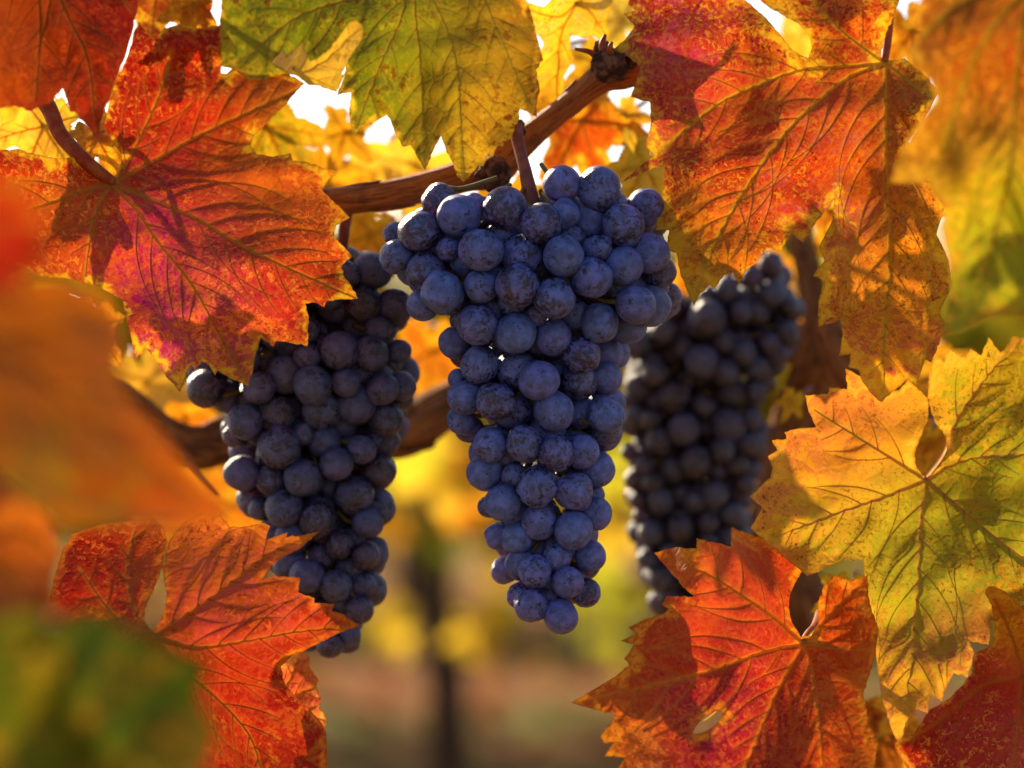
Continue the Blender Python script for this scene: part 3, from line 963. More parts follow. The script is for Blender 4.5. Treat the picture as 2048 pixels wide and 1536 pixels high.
cluster("dusky grape cluster hanging at the left, half covered by the big red leaf", left, 1.048,
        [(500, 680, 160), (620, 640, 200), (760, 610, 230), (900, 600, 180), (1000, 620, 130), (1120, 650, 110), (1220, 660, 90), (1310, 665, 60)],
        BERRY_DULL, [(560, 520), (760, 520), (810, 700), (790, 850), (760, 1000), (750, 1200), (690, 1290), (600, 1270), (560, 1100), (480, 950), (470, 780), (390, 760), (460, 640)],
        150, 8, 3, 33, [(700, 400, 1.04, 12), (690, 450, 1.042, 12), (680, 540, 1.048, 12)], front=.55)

z4 = lambda L: [(x * .4883 + 1200, y * .4883 + 500, r * .445, k) for x, y, r, k in L]     # from the 500-wide crop
right = z4([(440, 285, 92, 0), (578, 255, 52, 0), (416, 460, 80, 0), (510, 500, 72, 1), (585, 420, 60, 1), (345, 735, 74, 0), (390, 870, 78, 0), (245, 780, 68, 1), (520, 720, 80, 1), (300, 600, 78, 1), (540, 590, 72, 1), (640, 260, 60, 1), (700, 60, 62, 1), (700, 180, 62, 1), (770, 230, 50, 2), (760, 330, 52, 2),
    (620, 110, 50, 1), (520, 160, 62, 1), (690, 380, 55, 2), (150, 390, 72, 0), (230, 350, 75, 1), (210, 470, 65, 2), (160, 560, 66, 2), (120, 830, 40, 1), (145, 930, 42, 1), (160, 1020, 46, 1), (180, 880, 48, 0), (215, 950, 52, 0), (250, 1030, 62, 0), (175, 1090, 48, 1), (208, 1160, 62, 0), (330, 1145, 64, 0), (196, 1265, 50, 0), (250, 1345, 62, 0), (280, 1420, 52, 0), (300, 1240, 60, 1),
    (470, 1000, 66, 0), (390, 1030, 55, 1), (560, 880, 60, 1), (600, 800, 55, 1), (590, 960, 52, 1), (540, 1080, 58, 1), (440, 1120, 55, 1), (620, 690, 50, 1), (640, 580, 46, 1), (480, 900, 60, 2), (420, 1260, 60, 2), (350, 1340, 60, 2), (300, 900, 62, 2), (330, 1000, 50, 2), (520, 1180, 55, 2), (150, 680, 55, 2), (220, 690, 55, 2), (420, 640, 60, 2), (340, 400, 60, 2), (640, 480, 55, 2), (290, 240, 80, 2)])
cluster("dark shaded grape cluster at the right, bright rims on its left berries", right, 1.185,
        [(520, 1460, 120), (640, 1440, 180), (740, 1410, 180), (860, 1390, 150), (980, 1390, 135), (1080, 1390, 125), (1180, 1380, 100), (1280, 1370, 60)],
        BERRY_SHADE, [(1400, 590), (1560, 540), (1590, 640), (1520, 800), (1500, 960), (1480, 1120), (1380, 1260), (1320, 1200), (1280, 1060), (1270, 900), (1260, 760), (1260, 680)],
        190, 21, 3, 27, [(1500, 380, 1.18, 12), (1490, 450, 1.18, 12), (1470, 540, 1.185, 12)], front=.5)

# ------------------------------------------------------------------ traced leaves
Z1 = (.5207, 0, 0)
M_RED = leaf_mat("leaf_red_mottled", mott=.95, speck=.45, margin=(.82, .50, .03), margin_w=.0028, halo=(.52, .24, .03), seed=1.3, fleck=(.82, .36, .05), fleck_f=.55)
leaf("big red and orange leaf with yellow margin, its toothed side against the left cluster",
     [(440, 690), (462, 655), (470, 600), (430, 540), (400, 480), (438, 320), (480, 240), (505, 170), (512, 125), (535, 82), (560, 120), (590, 160), (630, 110), (700, 88), (760, 108), (850, 96), (852, 150), (850, 280), (870, 282), (900, 255), (930, 258), (975, 240), (1030, 262), (1080, 262), (1172, 322),
      (1140, 350), (1100, 400), (1040, 455), (1000, 500), (972, 525), (962, 560), (985, 592), (1050, 602), (1118, 588), (1125, 617), (1185, 624), (1230, 640), (1294, 658), (1262, 690), (1238, 730), (1270, 765), (1310, 800), (1345, 836), (1292, 866), (1284, 910), (1318, 945), (1354, 985), (1315, 1018), (1318, 1055), (1345, 1092), (1374, 1147),
      (1300, 1150), (1256, 1156), (1245, 1180), (1205, 1162), (1172, 1166), (1186, 1215), (1182, 1330), (1120, 1318), (1060, 1310), (1050, 1332), (1002, 1298), (985, 1350), (972, 1420), (954, 1484), (890, 1456), (838, 1422), (826, 1442), (800, 1400), (772, 1388), (748, 1428), (736, 1402), (716, 1440), (692, 1506), (640, 1450), (600, 1392), (560, 1336), (520, 1388), (502, 1290), (470, 1152), (380, 1100), (250, 1068), (160, 1060), (60, 1020), (-60, 960), (-140, 800), (-60, 640), (0, 575), (70, 572), (140, 592), (220, 608), (300, 602), (340, 640), (400, 694)],
     (432, 704), [[(600, 610), (760, 520), (950, 430), (1150, 334)], [(600, 770), (760, 840), (900, 925), (1110, 1030), (1360, 1138)], [(520, 800), (600, 920), (740, 1100), (860, 1320), (948, 1474)], [(395, 760), (355, 860), (325, 1060)], [(500, 600), (560, 480), (620, 340), (655, 200)], [(300, 740), (120, 800), (-60, 850)]],
     [(228, 368, 1.0), (600, 170, 1.033), (700, 590, .985), (490, 770, .978), (350, 700, .98), (560, 350, 1.01), (680, 440, 1.0), (310, 90, 1.03), (100, 480, .975), (-50, 420, .96), (420, 520, .985), (440, 260, 1.03)],
     [(110, 420, OB, RO), (180, 520, RO, OB), (330, 430, MG, RO), (330, 560, MG, PK), (420, 610, MG, PK), (440, 700, PK, OY), (440, 400, RO, OR), (560, 360, OY, RO), (620, 350, OY, R), (640, 430, OR, OY), (600, 500, R, RO), (660, 560, R, RO), (560, 600, RO, OR), (300, 270, R, RO), (330, 150, R, RD), (400, 120, RO, R), (540, 180, OB, BR, 55), (450, 250, R, OY, 50), (520, 310, R, OY, 60), (280, 650, MG, R), (500, 480, RO, MG)],
     M_RED, xf=Z1, spacing=5.2, petiole=[(330, 620, .995), (235, 520, 1.0), (190, 420, 1.005), (130, 330, 1.01)], seed=1, vein_mat=VEIN_GOLD, petiole_r=.0027, vein_r=.0007)

M_DKRED = leaf_mat("leaf_dark_red", mott=.8, speck=.3, margin=(.30, .05, .015), seed=2.1, halo=(.30, .10, .02), fleck=(.50, .12, .02), fleck_f=.4)
leaf("dark red and brown leaf filling the top left corner",
     [(150, 224), (140, 224), (125, 177), (99, 208), (78, 213), (60, 222), (30, 212), (0, 217), (-60, 200), (-160, 150), (-200, -60), (-100, -180), (100, -220), (260, -160), (284, -60), (276, 0), (266, 60), (252, 110), (236, 150), (224, 184), (206, 230), (195, 276), (182, 262), (165, 240)],
     (70, -120), [[(130, 20), (175, 120), (192, 262)], [(80, 60), (70, 200)], [(-40, 20), (-90, 130)], [(200, -60), (262, 20)], [(100, -20), (72, 120)]],
     [(70, -120, .93), (190, 270, .935), (60, 210, .93), (-150, 0, .9), (280, -50, .95), (200, 100, .935)],
     [(40, 60, (.32, .085, .012), BR), (30, 160, (.36, .10, .012), (.55, .13, .016)), (160, 60, (.13, .006, .006), (.26, .012, .009)), (200, 120, (.13, .006, .006), (.28, .014, .01)), (250, 40, (.14, .007, .007), (.24, .012, .009)), (170, 230, (.28, .014, .01), RO, 40), (90, 110, (.28, .03, .01), (.32, .085, .012))], M_DKRED, spacing=7, seed=2, vein_mat=VEIN_BROWN,  # pigments darkened to paint in the shade this dark red leaf hangs in
     petiole=[(90, -190, .96), (120, -300, 1.0)])

Z2 = (.3662, 600, 0)
M_GRN = leaf_mat("leaf_green_to_yellow", mott=.9, speck=.75, margin=(.85, .52, .04), margin_w=.0022, halo=(.34, .26, .03), seed=3.7, scale=.9, fleck=(.62, .46, .03), fleck_f=.4, speck_s=330, speck_t=.545, speck_c=(.22, .045, .010))
leaf("green leaf turning yellow at its speckled tips, hanging at the top centre over the cane",
     [(-460, 350), (-470, 250), (-430, 60), (-440, -160), (-200, -420), (300, -520), (800, -480), (1100, -300), (1200, -100), (1260, 60), (1290, 180), (1330, 330), (1290, 380), (1310, 500), (1290, 580), (1292, 640), (1240, 610), (1200, 595), (1200, 640), (1172, 700), (1162, 752), (1112, 770), (1110, 802), (1082, 792), (1052, 858), (1030, 842), (1002, 908), (976, 902), (918, 972), (890, 997), (852, 952), (832, 884), (800, 832), (770, 742), (725, 830), (700, 898), (684, 930), (640, 860), (602, 792), (562, 802), (520, 730), (492, 652), (472, 630), (420, 662), (340, 702), (290, 740), (274, 682), (268, 590), (278, 506), (200, 522), (240, 420), (246, 360), (200, 400), (100, 430), (0, 410), (-80, 400), (-150, 420), (-200, 440), (-280, 440), (-360, 380)],
     (600, -300), [[(620, 0), (655, 350), (680, 900)], [(700, -60), (800, 160), (860, 420), (890, 960)], [(400, -60), (0, 80), (-330, 330)], [(560, 60), (450, 320), (300, 700)], [(900, -160), (1050, 100), (1240, 560)]],
     [(820, -110, 1.035), (850, 330, 1.012), (925, 360, 1.0), (560, 120, 1.032), (710, 260, 1.018), (1080, 180, 1.02), (480, 40, 1.045), (1000, -150, 1.06)],
     [(720, 60, OL, G), (780, 150, G, OL), (800, 250, G, OL), (850, 320, YG, OL, 30), (540, 30, G, OL), (640, 40, G, OL), (480, 60, OL, YG), (500, 110, YG, Y, 30), (880, 60, OL, G), (930, 180, OL, Y), (920, 280, Y, OB), (930, 330, Y, BR, 40), (1020, 140, OL, OB), (1010, 220, OY, OL), (1060, 60, OB, OL), (720, 255, YG, Y, 22)],
     M_GRN, xf=Z2, spacing=5.5, seed=3, vein_mat=VEIN_GOLD, vein_r=.00042, petiole=[(640, -420, 1.05), (700, -600, 1.06)])

M_YEL = leaf_mat("leaf_bright_yellow", mott=.9, speck=.6, margin=(.88, .62, .05), halo=(.80, .50, .04), seed=4.4, trans=.6)
leaf("bright yellow leaf with a rounded finger lobe, just right of the green leaf",
     [(1200, 30), (1216, 12), (1250, 14), (1330, 36), (1360, 10), (1390, -50), (1500, -90), (1640, -80), (1730, -40), (1705, 20), (1680, 110), (1690, 190), (1640, 215), (1600, 190), (1560, 205), (1480, 198), (1478, 260), (1502, 330), (1470, 370), (1440, 420), (1448, 480), (1438, 560), (1405, 582), (1360, 560), (1310, 620), (1200, 600), (1180, 400), (1290, 370), (1300, 300), (1330, 240), (1260, 140), (1206, 70)],
     (1500, 20), [[(1400, 90), (1220, 40)], [(1420, 200), (1390, 560)], [(1580, 60), (1660, 180)], [(1560, -30), (1620, -70)]],
     [(1150, 0, 1.055), (1050, 20, 1.05), (1110, 210, 1.055), (1215, 60, 1.062), (1180, -80, 1.075), (1060, 200, 1.06)],
     [(1080, 40, Y, CR), (1130, 70, Y, OY), (1100, 140, Y, OB, 40), (1200, 40, Y, CR), (1090, 200, OY, Y)], M_YEL, xf=Z2, spacing=6.5, seed=4, petiole=[(1530, -80, 1.08), (1600, -300, 1.1)])

M_FIN = leaf_mat("leaf_yellow_worn", mott=.9, speck=.5, margin=(.86, .60, .06), halo=(.80, .52, .06), seed=5.9, trans=.6)
Z5 = (.29297, 400, 0)
leaf("small yellow leaf with saw teeth and one long brown-tipped finger, left of the green leaf",
     [(490, 430), (505, 400), (560, 340), (590, 390), (640, 340), (698, 290), (730, 370), (755, 420), (810, 390), (890, 330), (960, 230), (1020, 150), (1066, 134), (1105, 165), (1114, 215), (1092, 290), (1040, 360), (1000, 440), (966, 505), (994, 510), (970, 560), (932, 630), (880, 612), (800, 585), (735, 578), (660, 520), (560, 470)],
     (650, 470), [[(720, 470), (860, 400), (1070, 190)], [(670, 400), (695, 310)], [(600, 420), (560, 360)], [(740, 520), (900, 590)]],
     [(560, 170, .955), (715, 50, .935), (600, 100, .95), (670, 180, .945), (545, 125, .965)],
     [(610, 130, OY, CR), (650, 140, Y, CR), (690, 90, OY, Y), (715, 55, BR, OB, 12), (560, 120, CR, OY), (670, 170, CR, Y)], M_FIN, xf=Z5, spacing=4.5, seed=5, wave=.001, lat_gap=30, vein_r=.0003,
     petiole=[(660, 475, .98), (690, 490, 1.04)])

Z3 = (.5209, 1200, 0)
M_R6 = leaf_mat("leaf_red_gold", mott=.9, speck=.8, margin=(.78, .50, .03), margin_w=.006, halo=(.55, .36, .03), halo_f=.3, seed=6.2, fleck=(.74, .42, .04), fleck_f=.65)
leaf("large crimson and gold leaf at the upper right hanging over the right cluster",
     [(1090, 234), (1078, 215), (1100, 122), (1128, 62), (1162, -40), (1100, -140), (900, -170), (700, -120), (585, -25), (650, 30), (700, 58), (760, 88), (800, 130), (813, 185), (800, 222), (772, 212), (735, 186), (690, 130), (640, 70), (558, 0), (480, -80), (300, -110), (120, -80), (108, 20), (135, 40), (90, 52), (132, 100), (98, 150), (50, 190), (110, 218), (156, 262), (132, 330), (118, 372), (192, 392), (196, 470), (176, 560), (204, 600), (150, 640), (88, 696), (150, 672), (205, 645), (248, 640), (242, 720), (226, 800), (213, 882), (266, 886), (246, 966), (292, 970), (308, 1050), (340, 1130), (360, 1177), (386, 1130), (420, 1094), (440, 1108), (476, 1058), (512, 1044), (536, 1092), (560, 1040), (600, 1008), (640, 950), (690, 966), (736, 900), (782, 932), (830, 850), (888, 790), (900, 764), (890, 850), (842, 948), (862, 1000), (818, 1058), (858, 1080), (838, 1160), (838, 1256), (922, 1230), (932, 1280), (918, 1366), (962, 1358), (954, 1410), (992, 1420), (1010, 1470), (1040, 1510), (1082, 1545), (1130, 1500), (1182, 1458), (1212, 1476), (1250, 1380), (1272, 1392), (1332, 1250), (1302, 1200), (1352, 1100), (1340, 1000), (1292, 900), (1322, 800), (1270, 700), (1180, 640), (1170, 560), (1240, 470), (1302, 350), (1240, 280), (1170, 225), (1130, 232)],
     (1092, 240), [[(960, 290), (820, 400), (700, 520), (560, 720), (440, 930), (362, 1160)], [(900, 255), (780, 265), (640, 310), (450, 400), (250, 560)], [(1094, 420), (1098, 700), (1110, 1000), (1090, 1300), (1080, 1520)], [(1020, 190), (900, 95), (760, -60)], [(1160, 290), (1280, 380)]],
     [(1768, 124, 1.01), (1385, 610, .98), (1230, 90, 1.012), (1560, 60, 1.015), (1480, 300, 1.002), (1600, 460, .992), (1764, 800, .965), (1772, 450, 1.0), (1860, 200, .99), (1700, -80, 1.03), (1250, 360, 1.006), (1640, 700, .98), (1900, 560, .985)],
     [(1320, 100, PK, R), (1420, 60, MG, R), (1290, 220, MG, PK), (1400, 230, R, PK), (1480, 240, RO, R), (1500, 200, OY, R, 40), (1560, 250, OY, R, 50), (1420, 320, OR, R), (1500, 340, OR, RO), (1390, 410, OY, RO), (1350, 480, OY, OB), (1390, 550, Y, OB, 60), (1345, 470, Y, OB, 45), (1460, 560, Y, OY, 40), (1480, 480, OR, OY), (1480, 420, RO, R), (1580, 350, MG, R), (1620, 430, MG, RO), (1680, 320, MG, OR), (1650, 200, RO, BR, 50), (1750, 250, OR, OB), (1720, 300, OB, R), (1820, 200, OB, BR), (1600, 80, RO, OR), (1700, 60, R, OR), (1560, 30, R, OY), (1780, 420, OB, OY), (1740, 560, OY, OB), (1820, 560, OB, OY), (1760, 700, OY, PK), (1780, 650, OY, OB), (1300, 330, OL, OB, 40), (1620, 110, OB, YG, 35)],
     M_R6, xf=Z3, spacing=5.2, seed=6, vein_mat=VEIN_GOLD, petiole=[(1105, 150, 1.015), (1120, 0, 1.022), (1180, -160, 1.03)], petiole_r=.0016, vein_r=.0006, wave=.004)

M_FG = leaf_mat("leaf_near_blurred", mott=.7, speck=.2, margin=(.6, .35, .04), seed=7.0, halo=(.4, .3, .03))
leaf("close blurred leaf at the right edge, brown above and green below",
     [(1250, -60), (1200, 90), (1236, 122), (1184, 190), (1206, 246), (1266, 310), (1290, 380), (1200, 500), (1150, 600), (1110, 700), (1190, 706), (1262, 690), (1276, 742), (1336, 800), (1310, 880), (1340, 1000), (1350, 1090), (1326, 1200), (1316, 1292), (1400, 1270), (1500, 1222), (1640, 1200), (1900, 1100), (2000, 700), (1950, 200), (1850, -200), (1500, -220)],
     (1640, -60), [[(1600, 300), (1560, 700), (1440, 1150)], [(1450, 200), (1320, 560)], [(1400, 0), (1230, 140)], [(1750, 400), (1800, 900)]],
     [(2040, 0, .835), (1850, 100, .83), (1800, 360, .84), (1900, 650, .842), (2050, 600, .84), (2150, 300, .835)],
     [(1950, 50, BR, OB), (1900, 120, OB, BR), (2020, 150, RO, OB), (1880, 200, OB, BR), (1850, 330, OB, BR, 50), (1960, 260, OB, OY), (1960, 340, YG, OY), (1930, 420, YG, Y), (2000, 480, (.26, .32, .02), YG), (1960, 560, (.26, .32, .02), YG), (1900, 600, YG, (.26, .32, .02)), (1900, 480, Y, YG, 40), (2030, 400, YG, (.26, .32, .02))], M_FG, xf=Z3, spacing=8, seed=7, petiole=[(1700, -200, .8), (1760, -400, .82)])

Z4 = (.5965, 1130, 620)
GO, GG = (.34, .35, .025), (.18, .25, .018)
M_R8 = leaf_mat("leaf_yellow_green", mott=.85, speck=.65, margin=(.84, .46, .06), margin_w=.0032, halo=(.52, .34, .05), halo_f=.3, seed=8.8, scale=1.1, fleck=(.66, .36, .04), fleck_f=.5)
leaf("yellow and green leaf with pinkish veins at the right, above the lower red leaf",
     [(1200, 560), (1176, 520), (1172, 480), (1190, 430), (1216, 372), (1222, 300), (1150, 232), (1120, 270), (1085, 262), (1050, 300), (1010, 250), (990, 222), (940, 196), (946, 266), (886, 260), (880, 282), (804, 286), (822, 350), (842, 392), (790, 396), (735, 410), (742, 432), (694, 436), (712, 470), (680, 490), (696, 530), (690, 562), (655, 592), (618, 626), (662, 662), (640, 700), (622, 732), (700, 800), (800, 882), (812, 892), (850, 880), (870, 862), (935, 840), (1000, 838), (1002, 872), (1012, 960), (1030, 1060), (1045, 1180), (1062, 1300), (1100, 1420), (1122, 1454), (1150, 1382), (1180, 1340), (1216, 1352), (1226, 1290), (1262, 1312), (1290, 1240), (1302, 1218), (1350, 1232), (1372, 1150), (1352, 1110), (1420, 1122), (1432, 1052), (1500, 1000), (1600, 980), (1720, 900), (1780, 560), (1720, 200), (1600, 50), (1560, 92), (1500, 88), (1480, 122), (1460, 142), (1420, 92), (1396, 152), (1360, 130), (1340, 157), (1290, 130), (1270, 172), (1240, 150), (1220, 222), (1216, 300), (1242, 380), (1276, 422), (1280, 470), (1262, 522), (1222, 558)],
     (1206, 566), [[(1100, 500), (980, 425), (830, 330)], [(1080, 620), (880, 690), (700, 760)], [(1190, 740), (1172, 1040), (1130, 1430)], [(1320, 660), (1440, 760), (1600, 880)], [(1290, 520), (1400, 490), (1600, 480)], [(1270, 480), (1320, 350), (1470, 150)]],
     [(1848, 957, 1.01), (1500, 1000, .985), (1620, 800, .995), (1800, 1480, .967), (1750, 1100, .99), (1990, 690, 1.01), (2080, 1150, .99), (1690, 770, 1.0), (2000, 950, 1.0), (2120, 900, 1.0)],
     [(1660, 820, PK, OY), (1720, 850, OY, PK), (1600, 900, OY, PK), (1560, 980, Y, OY), (1540, 1020, OY, PK), (1740, 940, OY, YG), (1660, 1080, YG, OY), (1640, 1110, GO, YG), (1800, 1050, GO, YG), (1840, 1150, GO, YG), (1800, 1260, YG, GO), (1850, 1300, GO, PK), (1950, 1280, PK, OB, 55), (1780, 1400, OY, PK), (1800, 1450, OY, Y), (1900, 1060, GO, YG), (1980, 1000, GO, G), (2000, 1120, GO, OB), (1930, 760, YG, OY), (1980, 830, GG, YG), (1920, 880, GO, OY), (2020, 700, OY, YG), (1740, 1300, Y, OY, 50)],
     M_R8, xf=Z4, spacing=5.2, seed=8, vein_mat=VEIN_ROSE, petiole=[(1225, 585, 1.03), (1290, 600, 1.06), (1360, 560, 1.1)], vein_r=.0006)

M_R9 = leaf_mat("leaf_scarlet", mott=.85, speck=.4, margin=(.80, .36, .03), margin_w=.0035, halo=(.66, .26, .03), halo_f=.4, seed=9.4, fleck=(.80, .24, .04), fleck_f=.45)
leaf("scarlet leaf with a long pointed tip and one small hole, at the lower right",
     [(790, 1096), (762, 1050), (750, 1000), (756, 950), (780, 900), (802, 868), (806, 850), (750, 800), (700, 778), (650, 760), (605, 745), (558, 728), (556, 792), (500, 780), (440, 764), (442, 800), (372, 794), (298, 814), (340, 862), (390, 922), (432, 962), (340, 958), (324, 986), (346, 1002), (334, 1016), (262, 1040), (212, 1064), (236, 1086), (186, 1110), (232, 1120), (198, 1170), (216, 1190), (150, 1240), (90, 1275), (18, 1316), (100, 1342), (172, 1355), (150, 1390), (118, 1430), (130, 1452), (166, 1450), (132, 1496), (202, 1500), (158, 1562), (260, 1620), (500, 1760), (900, 1760), (1030, 1580), (1050, 1450), (1022, 1390), (1000, 1290), (1034, 1180), (1052, 1070), (1022, 985), (1014, 892), (950, 906), (902, 888), (870, 922), (848, 980), (850, 1050), (826, 1092)],
     (797, 1116), [[(700, 1030), (600, 960), (470, 880), (310, 818)], [(650, 1150), (480, 1210), (250, 1270), (40, 1312)], [(740, 1220), (690, 1320), (590, 1560)], [(830, 1230), (850, 1400), (870, 1600)], [(850, 1060), (900, 1000), (1000, 905)], [(900, 1130), (1030, 1140)]],
     [(1605, 1285, .985), (1310, 1108, .985), (1145, 1404, .965), (1465, 1060, .99), (1605, 1130, .99), (1735, 1155, .98), (1250, 1540, .95), (1500, 1500, .95), (1700, 1450, .955), (1450, 1300, .965), (1480, 1180, .975)],
     [(1370, 1110, OY, OR), (1450, 1130, PK, OR), (1420, 1180, OR, PK), (1530, 1140, R, RO, 50), (1560, 1200, R, R, 50), (1320, 1230, OR, R), (1300, 1290, RO, OR), (1440, 1260, R, RO), (1420, 1340, R, RO), (1220, 1380, RO, OR, 50), (1230, 1460, OY, BR, 45), (1290, 1480, OY, BR, 45), (1400, 1440, MG, R), (1500, 1400, R, MG), (1520, 1500, R, RD), (1640, 1480, R, OR), (1680, 1350, RO, OR), (1700, 1230, OR, RO), (1690, 1180, RO, OY), (1730, 1420, OR, OY)],
     M_R9, xf=Z4, spacing=5.2, seed=9, holes=[[(428, 1418), (440, 1395), (470, 1362), (510, 1346), (526, 1356), (520, 1376), (480, 1408), (445, 1420)]], vein_mat=VEIN_GOLD,
     petiole=[(818, 1085, .99), (840, 1062, 1.0), (856, 1020, 1.03)], vein_r=.00062, petiole_r=.0016)

M_R10 = leaf_mat("leaf_rust_red", mott=.85, speck=.5, margin=(.86, .44, .05), margin_w=.0018, seed=10.1, halo=(.55, .18, .03))
leaf("rust red leaf with a curled orange finger lobe in the bottom right corner",
     [(1408, 950), (1412, 936), (1432, 925), (1480, 946), (1540, 1008), (1620, 1070), (1800, 1100), (1900, 1400), (1750, 1700), (1300, 1700), (1200, 1600), (1150, 1540), (1112, 1482), (1098, 1442), (1170, 1420), (1222, 1340), (1290, 1302), (1330, 1260), (1362, 1220), (1372, 1152), (1432, 1122), (1442, 1060), (1430, 990)],
     (1530, 1228), [[(1500, 1100), (1430, 950)], [(1400, 1260), (1250, 1380), (1130, 1450)], [(1520, 1400), (1490, 1600)], [(1640, 1350), (1720, 1500)]],
     [(2042, 1352, 1.01), (1985, 1180, .97), (1800, 1480, 1.01), (2000, 1550, .98), (1940, 1290, 1.005), (2200, 1400, 1.01)],
     [(2000, 1215, Y, OY, 55), (2030, 1270, OY, OR, 45), (1950, 1330, R, RO), (1880, 1430, R, PK), (1980, 1430, RO, PK), (2020, 1500, PK, R), (1860, 1490, R, RD)], M_R10, xf=Z4, spacing=6, seed=10, vein_mat=VEIN_GOLD, petiole=[(1560, 1200, 1.03), (1620, 1100, 1.06)])

Z11 = (.4792, 0, 800)
M_R11 = leaf_mat("leaf_red_orange_folded", mott=.9, speck=.7, margin=(.80, .30, .03), margin_w=.0028, halo=(.52, .20, .03), seed=11.6, fleck=(.80, .26, .05))
leaf("red and orange folded leaf at the lower left, pointing right over the left cluster",
     [(642, 958), (660, 935), (676, 900), (690, 860), (694, 800), (684, 740), (680, 690), (690, 610), (732, 550), (780, 500), (820, 490), (850, 470), (880, 490), (920, 478), (960, 530), (1000, 532), (1060, 520), (1104, 514), (1128, 526), (1110, 582), (1150, 570), (1200, 552), (1196, 572), (1260, 565), (1336, 547), (1250, 622), (1172, 662), (1130, 700), (1092, 756), (1140, 736), (1200, 738), (1252, 742), (1244, 802), (1312, 826), (1312, 846), (1396, 850), (1384, 882), (1426, 890), (1460, 915), (1502, 940), (1400, 980), (1300, 1030), (1216, 1070), (1172, 1112), (1180, 1160), (1192, 1192), (1240, 1242), (1300, 1302), (1340, 1345), (1362, 1392), (1368, 1560), (1200, 1680), (900, 1720), (700, 1500), (560, 1300), (300, 1250), (150, 1100), (192, 950), (202, 850), (232, 720), (262, 620), (302, 560), (420, 520), (560, 500), (640, 490), (682, 530), (702, 600), (692, 660), (650, 770), (612, 850), (602, 910), (620, 950)],
     (640, 975), [[(800, 880), (950, 770), (1120, 640), (1320, 555)], [(820, 1030), (1050, 1000), (1250, 965), (1485, 940)], [(760, 1120), (900, 1240), (1040, 1400), (1100, 1600)], [(560, 880), (530, 700), (560, 540)], [(480, 900), (330, 700)]],
     [(307, 1267, .95), (640, 1065, .985), (715, 1248, .955), (450, 1040, .985), (560, 1330, .985), (650, 1500, .975), (520, 1270, .955), (330, 1130, .975), (150, 1150, .975), (290, 1060, .985), (430, 1480, .955), (540, 1180, .968)],
     [(420, 1060, OY, OR), (400, 1110, OR, OY), (560, 1080, OR, OY, 50), (600, 1070, OY, OR, 40), (450, 1150, PK, OB), (520, 1140, PK, OB), (540, 1200, PK, R), (440, 1220, PK, OB), (640, 1240, OR, RO, 50), (500, 1300, RD, R), (560, 1290, R, RD), (430, 1320, R, RO), (500, 1400, RO, RD), (580, 1480, OB, R), (560, 1500, OY, R, 30), (620, 1430, OB, R, 40), (450, 1460, R, RO), (200, 1100, R, RD), (270, 1130, R, RO), (160, 1180, RO, R), (260, 1220, R, OY, 40)],  # dark red under the fold vein paints the shaded side into the pigment
     M_R11, xf=Z11, spacing=5.2, seed=11, vein_mat=VEIN_BROWN, petiole=[(640, 1050, .965), (600, 1120, .98)], wave=.0025, vein_r=.0006)
M_R12 = leaf_mat("leaf_pale_orange", mott=.85, speck=.4, margin=(.85, .42, .1), seed=12.3, halo=(.7, .3, .05), trans=.6)
leaf("small pale orange leaf edge peeping out behind the folded leaf at the lower left",
     [(1100, 1120), (1172, 1096), (1212, 1060), (1250, 1038), (1292, 1075), (1290, 1112), (1330, 1170), (1320, 1200), (1342, 1240), (1330, 1270), (1362, 1330), (1350, 1420), (1200, 1450), (1120, 1300)],
     (1130, 1240), [[(1200, 1180), (1250, 1050)], [(1230, 1230), (1330, 1180)], [(1240, 1300), (1350, 1330)]],
     [(540, 1390, 1.0), (600, 1300, 1.005), (650, 1440, .998)],
     [(590, 1330, PK, OY), (620, 1390, PK, R, 30), (630, 1430, OR, PK)], M_R12, xf=Z11, spacing=5.2, seed=12, lat_gap=30, petiole=[(1040, 1280, 1.0), (980, 1400, 1.01)])

# blurred leaves close to the lens
M_FG2 = leaf_mat("leaf_near_orange", mott=.5, speck=.1, margin=(.46, .16, .02), seed=14.0, halo=(.36, .15, .02), fleck=(.45, .13, .02))
leaf("very blurred orange brown leaf close by at the left edge",
     [(-200, 500), (-60, 540), (60, 560), (120, 556), (170, 580), (222, 600), (246, 680), (232, 750), (262, 800), (320, 860), (372, 930), (460, 1035), (330, 1052), (210, 1056), (130, 1050), (60, 1000), (0, 950), (-150, 900), (-260, 700)],
     (-60, 690), [[(60, 740), (200, 860), (400, 1010)], [(80, 660), (220, 640)], [(20, 800), (60, 950)]],
     [(-60, 690, .60), (440, 1030, .68), (230, 620, .64), (60, 1000, .60), (-200, 800, .58), (200, 850, .63)],
     [(80, 600, (.34, .12, .012), BR), (180, 620, (.34, .12, .012), BR), (110, 690, BR, BR, 35), (60, 780, (.34, .12, .012), BR), (200, 760, (.34, .12, .012), BR), (150, 870, (.30, .085, .012), OL), (90, 920, OL, G, 50), (260, 930, (.30, .085, .012), OL), (370, 1000, OR, OB), (230, 1010, (.30, .085, .012), OL), (0, 700, (.34, .12, .012), BR)],
     M_FG2, spacing=11, seed=14, relief=.002, vein_r=.0009, petiole=[(-140, 640, .6), (-260, 560, .6)])
